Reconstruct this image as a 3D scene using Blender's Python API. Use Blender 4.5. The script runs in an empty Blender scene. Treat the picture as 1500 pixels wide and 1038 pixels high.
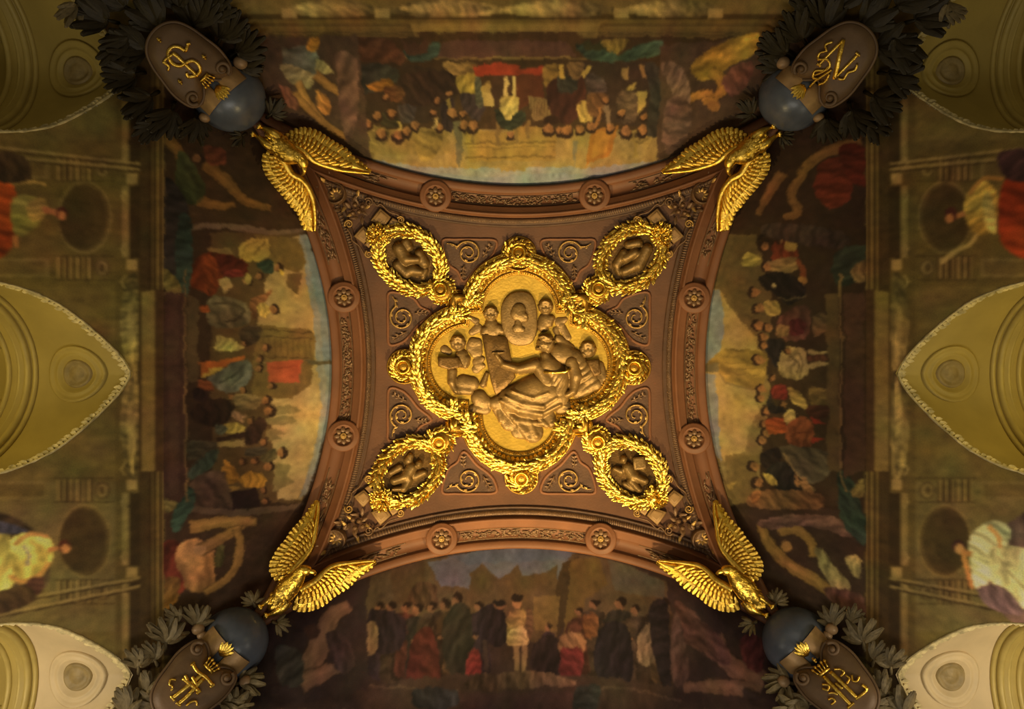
import bpy, math, random
import numpy as np
from mathutils import Vector, Matrix
random.seed(7); RNG = np.random.default_rng(7)
scene = bpy.context.scene
COL = scene.collection

# ---------------------------------------------------------------- camera
CAM = np.array([0.30, -0.444, 1.60])       # standing on the floor, lens straight up
FPX, PX0, PY0 = 1000.0, 785.0, 500.0       # focal length and principal point (1500 x 1038)
cam_d = bpy.data.cameras.new('camera'); cam = bpy.data.objects.new('camera', cam_d); COL.objects.link(cam)
cam_d.sensor_width = 36.0; cam_d.lens = 36.0 * FPX / 1500.0
cam_d.shift_x = -(PX0 - 750.0) / 1500.0; cam_d.shift_y = (PY0 - 519.0) / 1500.0
cam_d.clip_end = 200.0
cam.location = CAM.tolist(); cam.rotation_euler = (math.pi, 0, 0)
scene.camera = cam

# ---------------------------------------------------------------- world, lights, exposure
scene.view_settings.view_transform = 'Standard'; scene.view_settings.look = 'None'
scene.view_settings.gamma = 1.0; scene.view_settings.use_curve_mapping = False
scene.view_settings.exposure = 0.0
world = bpy.data.worlds.new('world'); scene.world = world; world.use_nodes = True
bgn = world.node_tree.nodes['Background']
bgn.inputs[0].default_value = (1.0, 0.80, 0.46, 1); bgn.inputs[1].default_value = 0.085

def area_light(name, loc, target, size, power, color, spread=180):
    d = bpy.data.lights.new(name, 'AREA'); d.energy = power; d.color = color
    d.shape = 'RECTANGLE'; d.size, d.size_y = size; d.spread = math.radians(spread)
    o = bpy.data.objects.new(name, d); COL.objects.link(o); o.location = loc
    o.rotation_euler = (Vector(target) - Vector(loc)).to_track_quat('-Z', 'Y').to_euler()
    return o
# warm lamps on the cornice of one wall, raking across the cap of the vault
for lx, pw in ((-2.6, 135), (2.6, 135)):
    area_light('cornice_lamp', (lx, 5.2, 8.3), (0.0, 0.0, 14.2), (0.45, 0.3), pw, (1.0, 0.72, 0.30), 70)
# daylight from the tall windows low on the end walls
area_light('window_daylight', (0, 5.6, 3.4), (0, -1.0, 11.0), (7.0, 2.6), 230, (1.0, 0.90, 0.72))
area_light('window_daylight', (0, -5.6, 3.4), (0, 4.0, 11.5), (7.0, 2.6), 42, (1.0, 0.84, 0.60))
# lamps and daylight inside the arched recesses of the long walls
for sx_ in (-1, 1):
    for y_, pw, c_ in ((-4.2, 1.5, (1.0, .78, .26)), (0.0, 30, (1.0, .78, .26)), (4.2, 62, (1.0, .84, .60))):
        area_light('recess_lamp', (sx_ * 7.0, y_, 7.6), (sx_ * 6.2, y_, 11.0), (0.9, 1.6), pw, c_, 150)

# ---------------------------------------------------------------- the shape of the room
YS = 0.97                                  # the room is a little shorter in y
H0, KD = 12.39, 0.048                      # cap of the vault: Z = H0 - KD * r^2 above the lens
CB, CS = 13.34, 0.85                       # inclined coves: R = CB - CS * Z
MURAL_Z = 9.77                             # foot of the murals

def ray(px, py, Z):
    px, py, Z = np.broadcast_arrays(np.asarray(px, float), np.asarray(py, float), np.asarray(Z, float))
    return np.stack([CAM[0] + (px - PX0) * Z / FPX, CAM[1] + (py - PY0) * Z / FPX, CAM[2] + Z], -1)
def N(x, y, Z):                            # room coordinates -> world
    x, y, Z = np.broadcast_arrays(np.asarray(x, float), np.asarray(y, float), np.asarray(Z, float))
    return np.stack([x, y * YS, Z + CAM[2]], -1)
def dome_z(px, py):
    a = (np.asarray(px, float) - PX0) / FPX; b = (np.asarray(py, float) - PY0) / FPX
    Z = np.full(np.broadcast(a, b).shape, 12.0)
    for _ in range(25):
        x = CAM[0] + a * Z; y = (CAM[1] + b * Z) / YS
        Z = 0.5 * Z + 0.5 * (H0 - KD * (x * x + y * y))
    return Z
def cove_z(px, py):
    a = (np.asarray(px, float) - PX0) / FPX; b = (np.asarray(py, float) - PY0) / FPX
    out = np.full(np.broadcast(a, b).shape, 99.0)
    for s in (-1, 1):
        for c0, g in ((CAM[0], a), (CAM[1] / YS, b / YS)):
            den = CS + s * g
            z = np.where(den > 1e-6, (CB - s * c0) / np.maximum(den, 1e-6), 99.0)
            out = np.minimum(out, z)
    return out
def surf_z(px, py): return np.minimum(dome_z(px, py), cove_z(px, py))
def S(px, py, h=0.0): return ray(px, py, surf_z(px, py) - h)      # a point h below the vault surface
def room_xy(px, py):
    z = surf_z(px, py); p = ray(px, py, z); return p[..., 0], p[..., 1] / YS, z

# ---------------------------------------------------------------- materials
def lin(c): 
    c = np.asarray(c, float); return np.where(c <= 0.04045, c / 12.92, ((c + 0.055) / 1.055) ** 2.4)
def srgb(r, g, b): return tuple(lin(np.array([r, g, b]) / 255.0))
MATS = {}
def mat(name, c, rough=0.6, metal=0.0, var=0.25, scale=6.0, bump=0.0, bscale=40.0, c2=None, detail=4.0, spec=0.4):
    m = bpy.data.materials.new(name); m.use_nodes = True; nt = m.node_tree; b = nt.nodes['Principled BSDF']
    b.inputs['Roughness'].default_value = rough; b.inputs['Metallic'].default_value = metal
    b.inputs['Specular IOR Level'].default_value = spec
    tc = nt.nodes.new('ShaderNodeTexCoord')
    n = nt.nodes.new('ShaderNodeTexNoise'); n.inputs['Scale'].default_value = scale; n.inputs['Detail'].default_value = detail
    nt.links.new(tc.outputs['Object'], n.inputs['Vector'])
    r = nt.nodes.new('ShaderNodeValToRGB')
    a = np.array(c) * (1 - var); z = np.array(c2 if c2 is not None else np.array(c) * (1 + var))
    r.color_ramp.elements[0].position = 0.3; r.color_ramp.elements[1].position = 0.7
    r.color_ramp.elements[0].color = (*a, 1); r.color_ramp.elements[1].color = (*np.minimum(z, 1), 1)
    nt.links.new(n.outputs['Fac'], r.inputs['Fac']); nt.links.new(r.outputs['Color'], b.inputs['Base Color'])
    if bump:
        n2 = nt.nodes.new('ShaderNodeTexNoise'); n2.inputs['Scale'].default_value = bscale; n2.inputs['Detail'].default_value = 5
        nt.links.new(tc.outputs['Object'], n2.inputs['Vector'])
        bp = nt.nodes.new('ShaderNodeBump'); bp.inputs['Strength'].default_value = bump; bp.inputs['Distance'].default_value = 0.03
        nt.links.new(n2.outputs['Fac'], bp.inputs['Height']); nt.links.new(bp.outputs['Normal'], b.inputs['Normal'])
    MATS[name] = m; return m
def paint_mat(name, rough=0.75):
    m = bpy.data.materials.new(name); m.use_nodes = True; nt = m.node_tree; b = nt.nodes['Principled BSDF']
    b.inputs['Roughness'].default_value = rough; b.inputs['Specular IOR Level'].default_value = 0.25
    a = nt.nodes.new('ShaderNodeVertexColor'); a.layer_name = 'Col'
    tc = nt.nodes.new('ShaderNodeTexCoord')
    n = nt.nodes.new('ShaderNodeTexNoise'); n.inputs['Scale'].default_value = 55; n.inputs['Detail'].default_value = 3
    nt.links.new(tc.outputs['Object'], n.inputs['Vector'])
    mr = nt.nodes.new('ShaderNodeMapRange'); mr.inputs[1].default_value = 0.25; mr.inputs[2].default_value = 0.75
    mr.inputs[3].default_value = 0.88; mr.inputs[4].default_value = 1.12
    nt.links.new(n.outputs['Fac'], mr.inputs[0])
    mx = nt.nodes.new('ShaderNodeVectorMath'); mx.operation = 'SCALE'
    nt.links.new(a.outputs['Color'], mx.inputs[0]); nt.links.new(mr.outputs[0], mx.inputs['Scale'])
    nt.links.new(mx.outputs[0], b.inputs['Base Color'])
    bp = nt.nodes.new('ShaderNodeBump'); bp.inputs['Strength'].default_value = 0.15; bp.inputs['Distance'].default_value = 0.01
    nt.links.new(n.outputs['Fac'], bp.inputs['Height']); nt.links.new(bp.outputs['Normal'], b.inputs['Normal'])
    MATS[name] = m; return m
mat('gold', (0.86, 0.50, 0.055), 0.30, 1.0, 0.25, 9, 0.25, 30, c2=(1.0, 0.70, 0.14))
mat('gold_satin', (0.66, 0.42, 0.07), 0.42, 0.9, 0.15, 5, 0.12, 22)
mat('gold_shaded', (0.34, 0.19, 0.03), 0.45, 0.85, 0.3, 8, 0.2, 30)  # gold darkened so the shade between leaves sits in the colour
mat('bronze', (0.19, 0.115, 0.04), 0.46, 0.5, 0.25, 7, 0.25, 26)
mat('bronze_dark', (0.13, 0.07, 0.02), 0.45, 0.6, 0.3, 7, 0.25, 26)
mat('terracotta', (0.150, 0.058, 0.024), 0.6, 0.0, 0.16, 2.2, 0.08, 30)
mat('cap_ground', (0.092, 0.037, 0.016), 0.55, 0.0, 0.2, 2.2, 0.1, 30)
mat('terracotta_dark', (0.07, 0.033, 0.017), 0.6, 0.05, 0.2, 5, 0.2, 30)
mat('brown_relief', (0.135, 0.072, 0.034), 0.42, 0.25, 0.3, 8, 0.2, 40)
mat('brown_highlight', (0.34, 0.20, 0.06), 0.40, 0.5, 0.3, 8, 0.15, 40)
mat('tan_stone', (0.25, 0.145, 0.055), 0.55, 0.1, 0.18, 4, 0.1, 40)
mat('cartouche_brown', (0.135, 0.080, 0.040), 0.5, 0.1, 0.2, 4, 0.08, 40)
mat('globe_blue', (0.095, 0.11, 0.145), 0.30, 0.1, 0.25, 3, 0.05, 30)
mat('ribbon_bronze', (0.36, 0.22, 0.095), 0.45, 0.25, 0.2, 6, 0.08, 40)
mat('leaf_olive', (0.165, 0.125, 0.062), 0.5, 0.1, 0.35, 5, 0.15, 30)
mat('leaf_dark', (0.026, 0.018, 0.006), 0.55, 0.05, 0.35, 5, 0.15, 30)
mat('fruit_brown', (0.30, 0.19, 0.10), 0.45, 0.1, 0.2, 8)
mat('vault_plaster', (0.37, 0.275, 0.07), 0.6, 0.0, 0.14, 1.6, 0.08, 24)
mat('vault_plaster_daylit', (0.55, 0.43, 0.24), 0.6, 0.0, 0.14, 1.6, 0.08, 24)  # paler plaster for the bays at one end, daylight put into the colour
mat('vault_moulding', (0.42, 0.32, 0.09), 0.5, 0.1, 0.14, 3, 0.06, 24)
mat('vault_medallion', (0.26, 0.19, 0.075), 0.55, 0.0, 0.22, 6, 0.3, 22)
mat('groin_edge', (0.55, 0.45, 0.22), 0.7, 0.0, 0.45, 9, 0.5, 20)
paint_mat('mural_paint'); paint_mat('wall_paint')

# ---------------------------------------------------------------- mesh building
class MB:
    def __init__(s): s.V = []; s.F = []; s.n = 0
    def add(s, v, f):
        v = np.asarray(v, float).reshape(-1, 3); s.V.append(v)
        s.F += [tuple(i + s.n for i in q) for q in f]; s.n += len(v)
    def grid(s, g, closed_u=False, closed_v=False):
        m, n = g.shape[:2]; f = []
        for i in range(m if closed_u else m - 1):
            for j in range(n if closed_v else n - 1):
                i2 = (i + 1) % m; j2 = (j + 1) % n
                f.append((i * n + j, i2 * n + j, i2 * n + j2, i * n + j2))
        s.add(g.reshape(-1, 3), f)
    def tube(s, pts, rad, n=8, flat=1.0, up=None, closed=False):
        pts = np.asarray(pts, float); m = len(pts); rad = np.broadcast_to(np.asarray(rad, float), (m,))
        t = np.gradient(pts, axis=0) if not closed else np.roll(pts, -1, 0) - np.roll(pts, 1, 0)
        t /= np.linalg.norm(t, axis=1)[:, None] + 1e-12
        u0 = np.array([0, 0, -1.0]) if up is None else np.asarray(up, float)
        ang = np.arange(n) / n * 2 * math.pi; g = np.zeros((m, n, 3))
        for i in range(m):
            a = np.cross(t[i], u0); l = np.linalg.norm(a)
            a = a / l if l > 1e-4 else np.array([1.0, 0, 0]); b = np.cross(a, t[i])
            g[i] = pts[i] + rad[i] * (np.cos(ang)[:, None] * a + flat * np.sin(ang)[:, None] * b)
        s.grid(g, closed_u=closed, closed_v=True)
        if not closed:
            k = s.n - m * n; s.F.append(tuple(k + j for j in range(n))); s.F.append(tuple(k + (m - 1) * n + j for j in range(n - 1, -1, -1)))
    def lathe(s, c, ax, prof, n=20, squash=1.0):
        c = np.asarray(c, float); ax = np.asarray(ax, float); ax = ax / np.linalg.norm(ax)
        a = np.cross(ax, [0.3, 1, 0.1]); a /= np.linalg.norm(a); b = np.cross(ax, a)
        ang = np.arange(n) / n * 2 * math.pi
        g = np.array([[c + ax * h + r * (math.cos(t) * a + squash * math.sin(t) * b) for t in ang] for r, h in prof])
        s.grid(g, closed_v=True)
    def ball(s, c, r, n=8, m=6):
        c = np.asarray(c, float); r = np.broadcast_to(np.asarray(r, float), (3,))
        g = np.array([[c + r * np.array([math.sin(p) * math.cos(t), math.sin(p) * math.sin(t), math.cos(p)])
                       for t in np.arange(n) / n * 2 * math.pi] for p in np.linspace(1e-4, math.pi - 1e-4, m)])
        s.grid(g, closed_v=True)
    def leaf(s, b, tip, w, nrm, lift=0.15):           # pointed leaf with a raised midrib, in metres
        b = np.asarray(b, float); tip = np.asarray(tip, float); nrm = np.asarray(nrm, float)
        d = tip - b; L = np.linalg.norm(d) + 1e-9; side = np.cross(d, nrm); side /= np.linalg.norm(side) + 1e-9
        m1 = b + 0.35 * d; m2 = b + 0.72 * d; up = nrm * L * lift
        s.add([b, m1 + side * w / 2, m1 + up, m1 - side * w / 2, m2 + side * w * .36, m2 + up * 0.8, m2 - side * w * .36, tip],
              [(0, 1, 2), (0, 2, 3), (1, 4, 5, 2), (2, 5, 6, 3), (4, 7, 5), (5, 7, 6)])
    def build(s, name, material, parent=None, smooth=True, colors=None, origin=None):
        v = np.concatenate(s.V); c = (v.min(0) + v.max(0)) / 2 if origin is None else np.asarray(origin, float)
        me = bpy.data.meshes.new(name); me.from_pydata((v - c).tolist(), [], s.F)
        me.polygons.foreach_set('use_smooth', [smooth] * len(me.polygons))
        me.materials.append(MATS[material]); me.update()
        return link(name, me, c, parent)
def link(name, me, c, parent=None, mtx=None):
    o = bpy.data.objects.new(name, me); COL.objects.link(o)
    base = np.zeros(3)
    if parent is not None:
        o.parent = parent; base = np.array(parent['_w'])
    if mtx is not None:
        M = Matrix(mtx); M.translation = Vector((np.asarray(c) - base).tolist()); o.matrix_basis = M
    else: o.location = (np.asarray(c) - base).tolist()
    o['_w'] = [float(x) for x in c]
    return o
def tag(o, label=None, cat=None, group=None, kind=None):
    if label: o['label'] = label
    if cat: o['category'] = cat
    if group: o['group'] = group
    if kind: o['kind'] = kind
    return o
def thing(name, loc, label, cat, group=None):
    o = bpy.data.objects.new(name, None); COL.objects.link(o); o.location = np.asarray(loc, float).tolist()
    o.empty_display_size = 0.2; o['_w'] = [float(x) for x in loc]
    return tag(o, label, cat, group)
def fast_mesh(name, v, quads, material, parent=None, col=None, smooth=True):
    me = bpy.data.meshes.new(name); v = np.asarray(v, np.float64)
    c = (v.min(0) + v.max(0)) / 2; me.vertices.add(len(v)); me.vertices.foreach_set('co', (v - c).astype(np.float32).ravel())
    q = np.asarray(quads, np.int32); me.loops.add(q.size); me.polygons.add(len(q))
    me.loops.foreach_set('vertex_index', q.ravel()); me.polygons.foreach_set('loop_start', np.arange(len(q), dtype=np.int32) * 4)
    me.polygons.foreach_set('loop_total', np.full(len(q), 4, np.int32)); me.update(calc_edges=True); me.validate()
    me.polygons.foreach_set('use_smooth', np.full(len(me.polygons), smooth))
    if col is not None:
        at = me.color_attributes.new('Col', 'FLOAT_COLOR', 'POINT')
        at.data.foreach_set('color', np.concatenate([col, np.ones((len(col), 1))], 1).astype(np.float32).ravel())
    me.materials.append(MATS[material]); return link(name, me, c, parent)

def smooth_path(p, n, closed=False):                  # Catmull-Rom through 2-D or 3-D points
    p = np.asarray(p, float)
    q = np.concatenate([p[-1:], p, p[:2]]) if closed else np.concatenate([2 * p[:1] - p[1:2], p, 2 * p[-1:] - p[-2:-1]])
    m = len(p) if closed else len(p) - 1
    out = []
    for t in np.linspace(0, m, n, endpoint=not closed):
        i = min(int(t), m - 1); u = t - i; a, b, c, d = q[i], q[i + 1], q[i + 2], q[i + 3]
        out.append(0.5 * (2 * b + (c - a) * u + (2 * a - 5 * b + 4 * c - d) * u * u + (3 * b - a - 3 * c + d) * u ** 3))
    return np.array(out)
def resample(p, n, closed=False):
    p = np.asarray(p, float)
    if closed: p = np.concatenate([p, p[:1]])
    d = np.concatenate([[0], np.cumsum(np.linalg.norm(np.diff(p, axis=0), axis=1))])
    t = np.linspace(0, d[-1], n, endpoint=not closed)
    return np.stack([np.interp(t, d, p[:, k]) for k in range(p.shape[1])], 1)
def normals2(p, closed):                              # mitred outward normals of a 2-D path
    p = np.asarray(p, float)
    if closed: a = p - np.roll(p, 1, 0); b = np.roll(p, -1, 0) - p
    else:
        e = np.diff(p, axis=0); a = np.concatenate([e[:1], e]); b = np.concatenate([e, e[-1:]])
    a /= np.linalg.norm(a, axis=1)[:, None] + 1e-9; b /= np.linalg.norm(b, axis=1)[:, None] + 1e-9
    na = np.stack([a[:, 1], -a[:, 0]], 1); nb = np.stack([b[:, 1], -b[:, 0]], 1); m = na + nb
    m /= np.linalg.norm(m, axis=1)[:, None] + 1e-9
    return m / np.maximum((m * na).sum(1), 0.5)[:, None]
def sweep_px(mb, path, prof, closed=True, zf=None):   # profile (offset px, height m) along a path lying on the vault
    n = normals2(path, closed)
    g = np.stack([(S if zf is None else zf)(path[:, 0] + d * n[:, 0], path[:, 1] + d * n[:, 1], h) for d, h in prof], 1)
    mb.grid(g, closed_u=closed)
DOWN = np.array([0, 0, -1.0])
def leaf_px(mb, p, ang, L, W, h0, h1, zf=None):
    zf = zf or S; b = zf(p[0], p[1], h0); t = zf(p[0] + L * math.cos(ang), p[1] + L * math.sin(ang), h1)
    mb.leaf(b, t, W * 0.0117, DOWN, 0.16)
def garland(mb, path, closed, half, h, step, L, W, rows=3, spread=0.55, both=False):
    n = normals2(path, closed); m = len(path)
    seg = np.roll(path, -1, 0) - path if closed else np.gradient(path, axis=0)
    acc = 0.0
    for i in range(m if closed else m - 1):
        acc += np.linalg.norm(seg[i])
        if acc < step: continue
        acc = 0.0; a = math.atan2(seg[i][1], seg[i][0])
        if both and i > m // 2: a += math.pi
        for k in range(rows):
            f = (k / (rows - 1) - 0.5) * 2 if rows > 1 else 0
            q = path[i] + n[i] * f * half * 0.7 + RNG.normal(0, 0.5, 2)
            sg = f * (1 if not (both and i > m // 2) else -1)
            leaf_px(mb, q, a - sg * spread + RNG.normal(0, 0.22), L * RNG.uniform(.8, 1.2), W * RNG.uniform(.8, 1.15),
                    h * (1 - 0.55 * f * f) - 0.01, h * (1 - 0.6 * f * f) + RNG.uniform(0.0, 0.05))
def spiral_px(c, r, turns, a0, sgn=1, n=40, shrink=0.12):
    t = np.linspace(0, 1, n); rr = r * (1 - (1 - shrink) * t); a = a0 + sgn * turns * 2 * math.pi * t
    return np.stack([c[0] + rr * np.cos(a), c[1] + rr * np.sin(a)], 1)
def tube_px(mb, path, rad_px, h, n=6, zf=None):
    zf = zf or S; p = np.asarray(path, float); mb.tube(zf(p[:, 0], p[:, 1], h), np.asarray(rad_px) * 0.0115, n)
def ribbon_px(mb, path, w_px, h0, h1, zf=None, closed=False):     # raised flat strip with bevelled sides
    zf = zf or S; p = np.asarray(path, float); w = np.broadcast_to(np.asarray(w_px, float), (len(p),)); n = normals2(p, closed)
    g = np.stack([zf(p[:, 0] + f * w * n[:, 0], p[:, 1] + f * w * n[:, 1], h) for f, h in ((-.5, h0), (-.42, h1), (.42, h1), (.5, h0))], 1)
    mb.grid(g, closed_u=closed)
    if not closed:
        k = mb.n - len(p) * 4; e = k + (len(p) - 1) * 4
        mb.F += [(k, k + 1, k + 2, k + 3), (e + 3, e + 2, e + 1, e)]
def plate_px(mb, poly, h0, h1, bevel=1.0, zf=None, dome=0.0, rings=3):
    zf = zf or S; p = np.asarray(poly, float); c = p.mean(0)
    nrm = normals2(p, True)
    if ((p + nrm - c) ** 2).sum() < ((p - c) ** 2).sum(): nrm = -nrm
    rows = [zf(p[:, 0], p[:, 1], h0), zf(p[:, 0], p[:, 1], h1 - 0.3 * (h1 - h0)), zf(*(p - nrm * bevel).T, h1)]
    for k in range(1, rings + 1):
        f = 1 - k / (rings + 0.0) * 0.9995; q = c + (p - nrm * bevel - c) * f
        rows.append(zf(q[:, 0], q[:, 1], h1 + dome * (1 - f * f)))
    mb.grid(np.stack(rows, 0), closed_v=True)
def relief(name, prims, bounds, material, parent, step=1.0, zf=None, base=0.0, sm=0.012, folds=None):
    """Bas-relief figure: smooth union of tapered capsules (x0,y0,r0,x1,y1,r1,height), raised from the ground."""
    zf = zf or S; x0, y0, x1, y1 = bounds
    X, Y = np.meshgrid(np.arange(x0, x1 + step, step), np.arange(y0, y1 + step, step), indexing='ij')
    H = np.full(X.shape, 0.0); hit = np.zeros(X.shape, bool)
    for pr in prims:
        ax, ay, ra, bx, by, rb, hh = pr
        dx, dy = bx - ax, by - ay; L2 = dx * dx + dy * dy + 1e-9
        t = np.clip(((X - ax) * dx + (Y - ay) * dy) / L2, 0, 1)
        d = np.hypot(X - ax - t * dx, Y - ay - t * dy) / (ra + (rb - ra) * t)
        h = np.where(d < 1, hh * np.sqrt(np.maximum(1 - d * d, 0)), 0.0)
        hit |= d < 1
        H = np.where((h > 0) & (H > 0), np.maximum(H, h) + sm * np.exp(-np.abs(H - h) / (sm * 2.0)) * np.minimum(1, np.minimum(H, h) / sm), np.maximum(H, h))
    if folds:
        for fx, fy, r, ang, fr, amp in folds:
            w = np.exp(-((X - fx) ** 2 + (Y - fy) ** 2) / (r * r))
            ph = (X - fx) * math.cos(ang) + (Y - fy) * math.sin(ang) + 2.5 * np.sin(((X - fx) * -math.sin(ang) + (Y - fy) * math.cos(ang)) * 0.11)
            H = H + np.where(hit, amp * w * np.abs(np.sin(ph * fr)) - 0.4 * amp * w, 0)
    H = np.where(hit, np.maximum(H, 0.003), 0.0)
    keep = hit[:-1, :-1] | hit[1:, :-1] | hit[1:, 1:] | hit[:-1, 1:]
    idx = np.arange(X.size).reshape(X.shape)
    q = np.stack([idx[:-1, :-1], idx[1:, :-1], idx[1:, 1:], idx[:-1, 1:]], -1)[keep]
    used, inv = np.unique(q, return_inverse=True)
    v = zf(X.ravel()[used], Y.ravel()[used], (H + np.where(hit, base, 0)).ravel()[used])
    return fast_mesh(name, v, inv.reshape(-1, 4), material, parent)
# ================================================================ painted decoration of the coves, drawn flat on each wall plane
GAIN, GAIN_MURAL = 1.9, 1.3
OUTD = {'left': (-1, 0), 'right': (1, 0), 'top': (0, -1), 'bottom': (0, 1)}
class Canvas:
    """Paint layer in wall coordinates: u metres along the wall, R metres outward on the slope."""
    U0, R0, DU, DR, W, H = -6.9, 2.9, 0.015, 0.0125, 920, 350
    def __init__(s, side, base):
        s.side = side; s.ox, s.oy = OUTD[side]; s.a = np.tile(np.array(base, float), (s.W, s.H, 1))
    def uv(s, px, py):                               # drawing coordinates -> cell coordinates on the wall plane
        px = np.asarray(px, float); py = np.asarray(py, float); a = (px - PX0) / FPX; b = (py - PY0) / FPX / YS
        g, c0, sg = (a, CAM[0], s.ox) if s.ox else (b, CAM[1] / YS, s.oy)
        Z = (CB - sg * c0) / (CS + sg * g)
        x = CAM[0] + a * Z; y = CAM[1] / YS + b * Z
        u, R = (y, sg * x) if s.ox else (x, sg * y)
        return (u - s.U0) / s.DU, (R - s.R0) / s.DR
    def poly(s, pts, c, al=1.0, folds=0.0):
        p = np.asarray(pts, float); x, y = s.uv(p[:, 0], p[:, 1])
        i0, i1 = int(max(0, math.floor(x.min()))), int(min(s.W, math.ceil(x.max()) + 1)); j0, j1 = int(max(0, math.floor(y.min()))), int(min(s.H, math.ceil(y.max()) + 1))
        if i1 <= i0 or j1 <= j0: return
        X, Y = np.meshgrid(np.arange(i0, i1), np.arange(j0, j1), indexing='ij'); ins = np.zeros(X.shape, bool)
        n = len(p)
        for k in range(n):
            xa, ya, xb, yb = x[k], y[k], x[(k + 1) % n], y[(k + 1) % n]
            if abs(yb - ya) < 1e-9: continue
            ins ^= ((ya > Y) != (yb > Y)) & (X < (xb - xa) * (Y - ya) / (yb - ya) + xa)
        sub = s.a[i0:i1, j0:j1]; col = np.tile(np.array(c, float), (*X.shape, 1))
        if folds and ins.sum() > 20:                 # brushed drapery folds and modelling inside the shape
            t = RNG.uniform(0, math.pi); ct, st = math.cos(t), math.sin(t); sz = math.sqrt(ins.sum()); k = 2 * math.pi / max(sz / RNG.uniform(1.6, 2.8), 5)
            p1 = (X - X.mean()) * ct + (Y - Y.mean()) * st; p2 = -(X - X.mean()) * st + (Y - Y.mean()) * ct
            f = 1 + folds * (.55 * np.sin(p1 * k + 1.3 * np.sin(p2 * k * .4 + t)) + .35 * np.sin(p1 * k * 2.1 + 2 * t + .8 * np.sin(p2 * k)) + .9 * (X - X.mean()) / (sz + 1) * (1 if t > 1.5 else -1))
            col = col * np.clip(f, .45, 1.5)[..., None]
        sub[ins] = sub[ins] * (1 - al) + col[ins] * al
    def sm(s, pts, c, al=1.0): s.poly(smooth_path(pts, len(pts) * 6, True), c, al, .26)
    def ell(s, cx, cy, rx, ry, c, al=1.0, rot=0.0):
        t = np.linspace(0, 2 * math.pi, 22, endpoint=False); a, b = rx * np.cos(t), ry * np.sin(t)
        s.poly(np.stack([cx + a * math.cos(rot) - b * math.sin(rot), cy + a * math.sin(rot) + b * math.cos(rot)], 1), c, al)
    def line(s, pts, w, c, al=1.0, curve=True):
        p = np.asarray(pts, float); w = np.asarray(w, float)
        if curve and len(p) > 2:
            w = np.interp(np.linspace(0, 1, len(p) * 6), np.linspace(0, 1, w.size), w) if w.ndim else w
            p = smooth_path(p, len(p) * 6)
        elif w.ndim: w = np.interp(np.linspace(0, 1, len(p)), np.linspace(0, 1, w.size), w)
        n = normals2(p, False); w = np.broadcast_to(w, (len(p),))[:, None] / 2
        s.poly(np.concatenate([p + n * w, (p - n * w)[::-1]]), c, al)
    def rect(s, x0, y0, x1, y1, c, al=1.0): s.poly([(x0, y0), (x1, y0), (x1, y1), (x0, y1)], c, al)
    def wash(s, pts, c, al, n=9):                    # soft-edged patch
        p = np.asarray(pts, float); m = p.mean(0)
        for k in range(n): s.poly(m + (p - m) * (1.12 - .7 * k / n), c, 1 - (1 - al) ** (1 / n))
    def fig(s, x, y, h, up, dress, skin=(150, 100, 60), hair=(45, 28, 16), wd=1.0, legs=None, lean=0.0, hat=None):
        up = np.array(up, float); rt = np.array([-up[1], up[0]]); P = lambda f, l: np.array([x, y]) + up * h * f + rt * (h * l * wd + lean * h * f)
        d2 = tuple(np.array(dress) * .62)
        if legs: 
            s.line([P(0, -.06), P(.28, -.05), P(.5, -.03)], h * .075, legs, curve=False); s.line([P(0, .07), P(.28, .05), P(.5, .03)], h * .075, legs, curve=False); b0 = .36
        else: b0 = 0
        s.sm([P(b0, -.15), P(.5, -.12), P(.8, -.14), P(.86, -.04), P(.86, .04), P(.8, .14), P(.5, .13), P(b0, .17)], dress)
        s.sm([P(b0, .02), P(.45, .03), P(.8, .06), P(.8, .14), P(.45, .13), P(b0, .17)], d2, .7)
        s.line([P(.8, -.13), P(.62, -.19), P(.52, -.06)], h * .06, tuple(np.array(dress) * .85)); s.ell(*P(.52, -.05), h * .03, h * .03, skin)
        s.ell(*P(.935, 0), h * .062, h * .062, skin); hc = P(.965, .025); s.ell(*hc, h * .06, h * .055, hair); s.ell(*P(.925, -.018), h * .045, h * .045, skin)
        if hat: s.ell(*P(1.0, .0), h * .075, h * .045, hat, 1, math.atan2(rt[1], rt[0]))
    def nude(s, limbs, skin, w):
        for pts, k in limbs:
            s.line(pts, np.array(k) * w * 1.18, tuple(np.array(skin) * .5), .8); s.line(pts, np.array(k) * w, skin)
            q = np.asarray(pts, float) + (-1.5, -1.5); s.line(q, np.array(k) * w * .4, tuple(np.minimum(np.array(skin) * 1.25, 230)), .5)
    def finish(s):
        a = s.a
        for _ in range(1):
            b = a.copy(); b[1:] += a[:-1]; b[:-1] += a[1:]; b[:, 1:] += a[:, :-1]; b[:, :-1] += a[:, 1:]; k = np.full(a.shape[:2], 5.0)
            k[0] -= 1; k[-1] -= 1; k[:, 0] -= 1; k[:, -1] -= 1; a = b / k[..., None]
        def noise(n, m):
            g = RNG.normal(0, 1, (n, m)); x = np.linspace(0, n - 1.001, s.W); y = np.linspace(0, m - 1.001, s.H); i = x.astype(int); j = y.astype(int); fx = (x - i)[:, None]; fy = (y - j)[None]
            return (g[i][:, j] * (1 - fx) * (1 - fy) + g[i + 1][:, j] * fx * (1 - fy) + g[i][:, j + 1] * (1 - fx) * fy + g[i + 1][:, j + 1] * fx * fy)
        wm = np.where(s.R0 + s.DR * np.arange(s.H) < CB - CS * MURAL_Z, .65, .12)[None]; dx = wm * (1.2 * noise(70, 28) + 1.1 * noise(200, 80)); dy = wm * (1.2 * noise(70, 28) + 1.1 * noise(200, 80))   # unsteady brush edges
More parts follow.
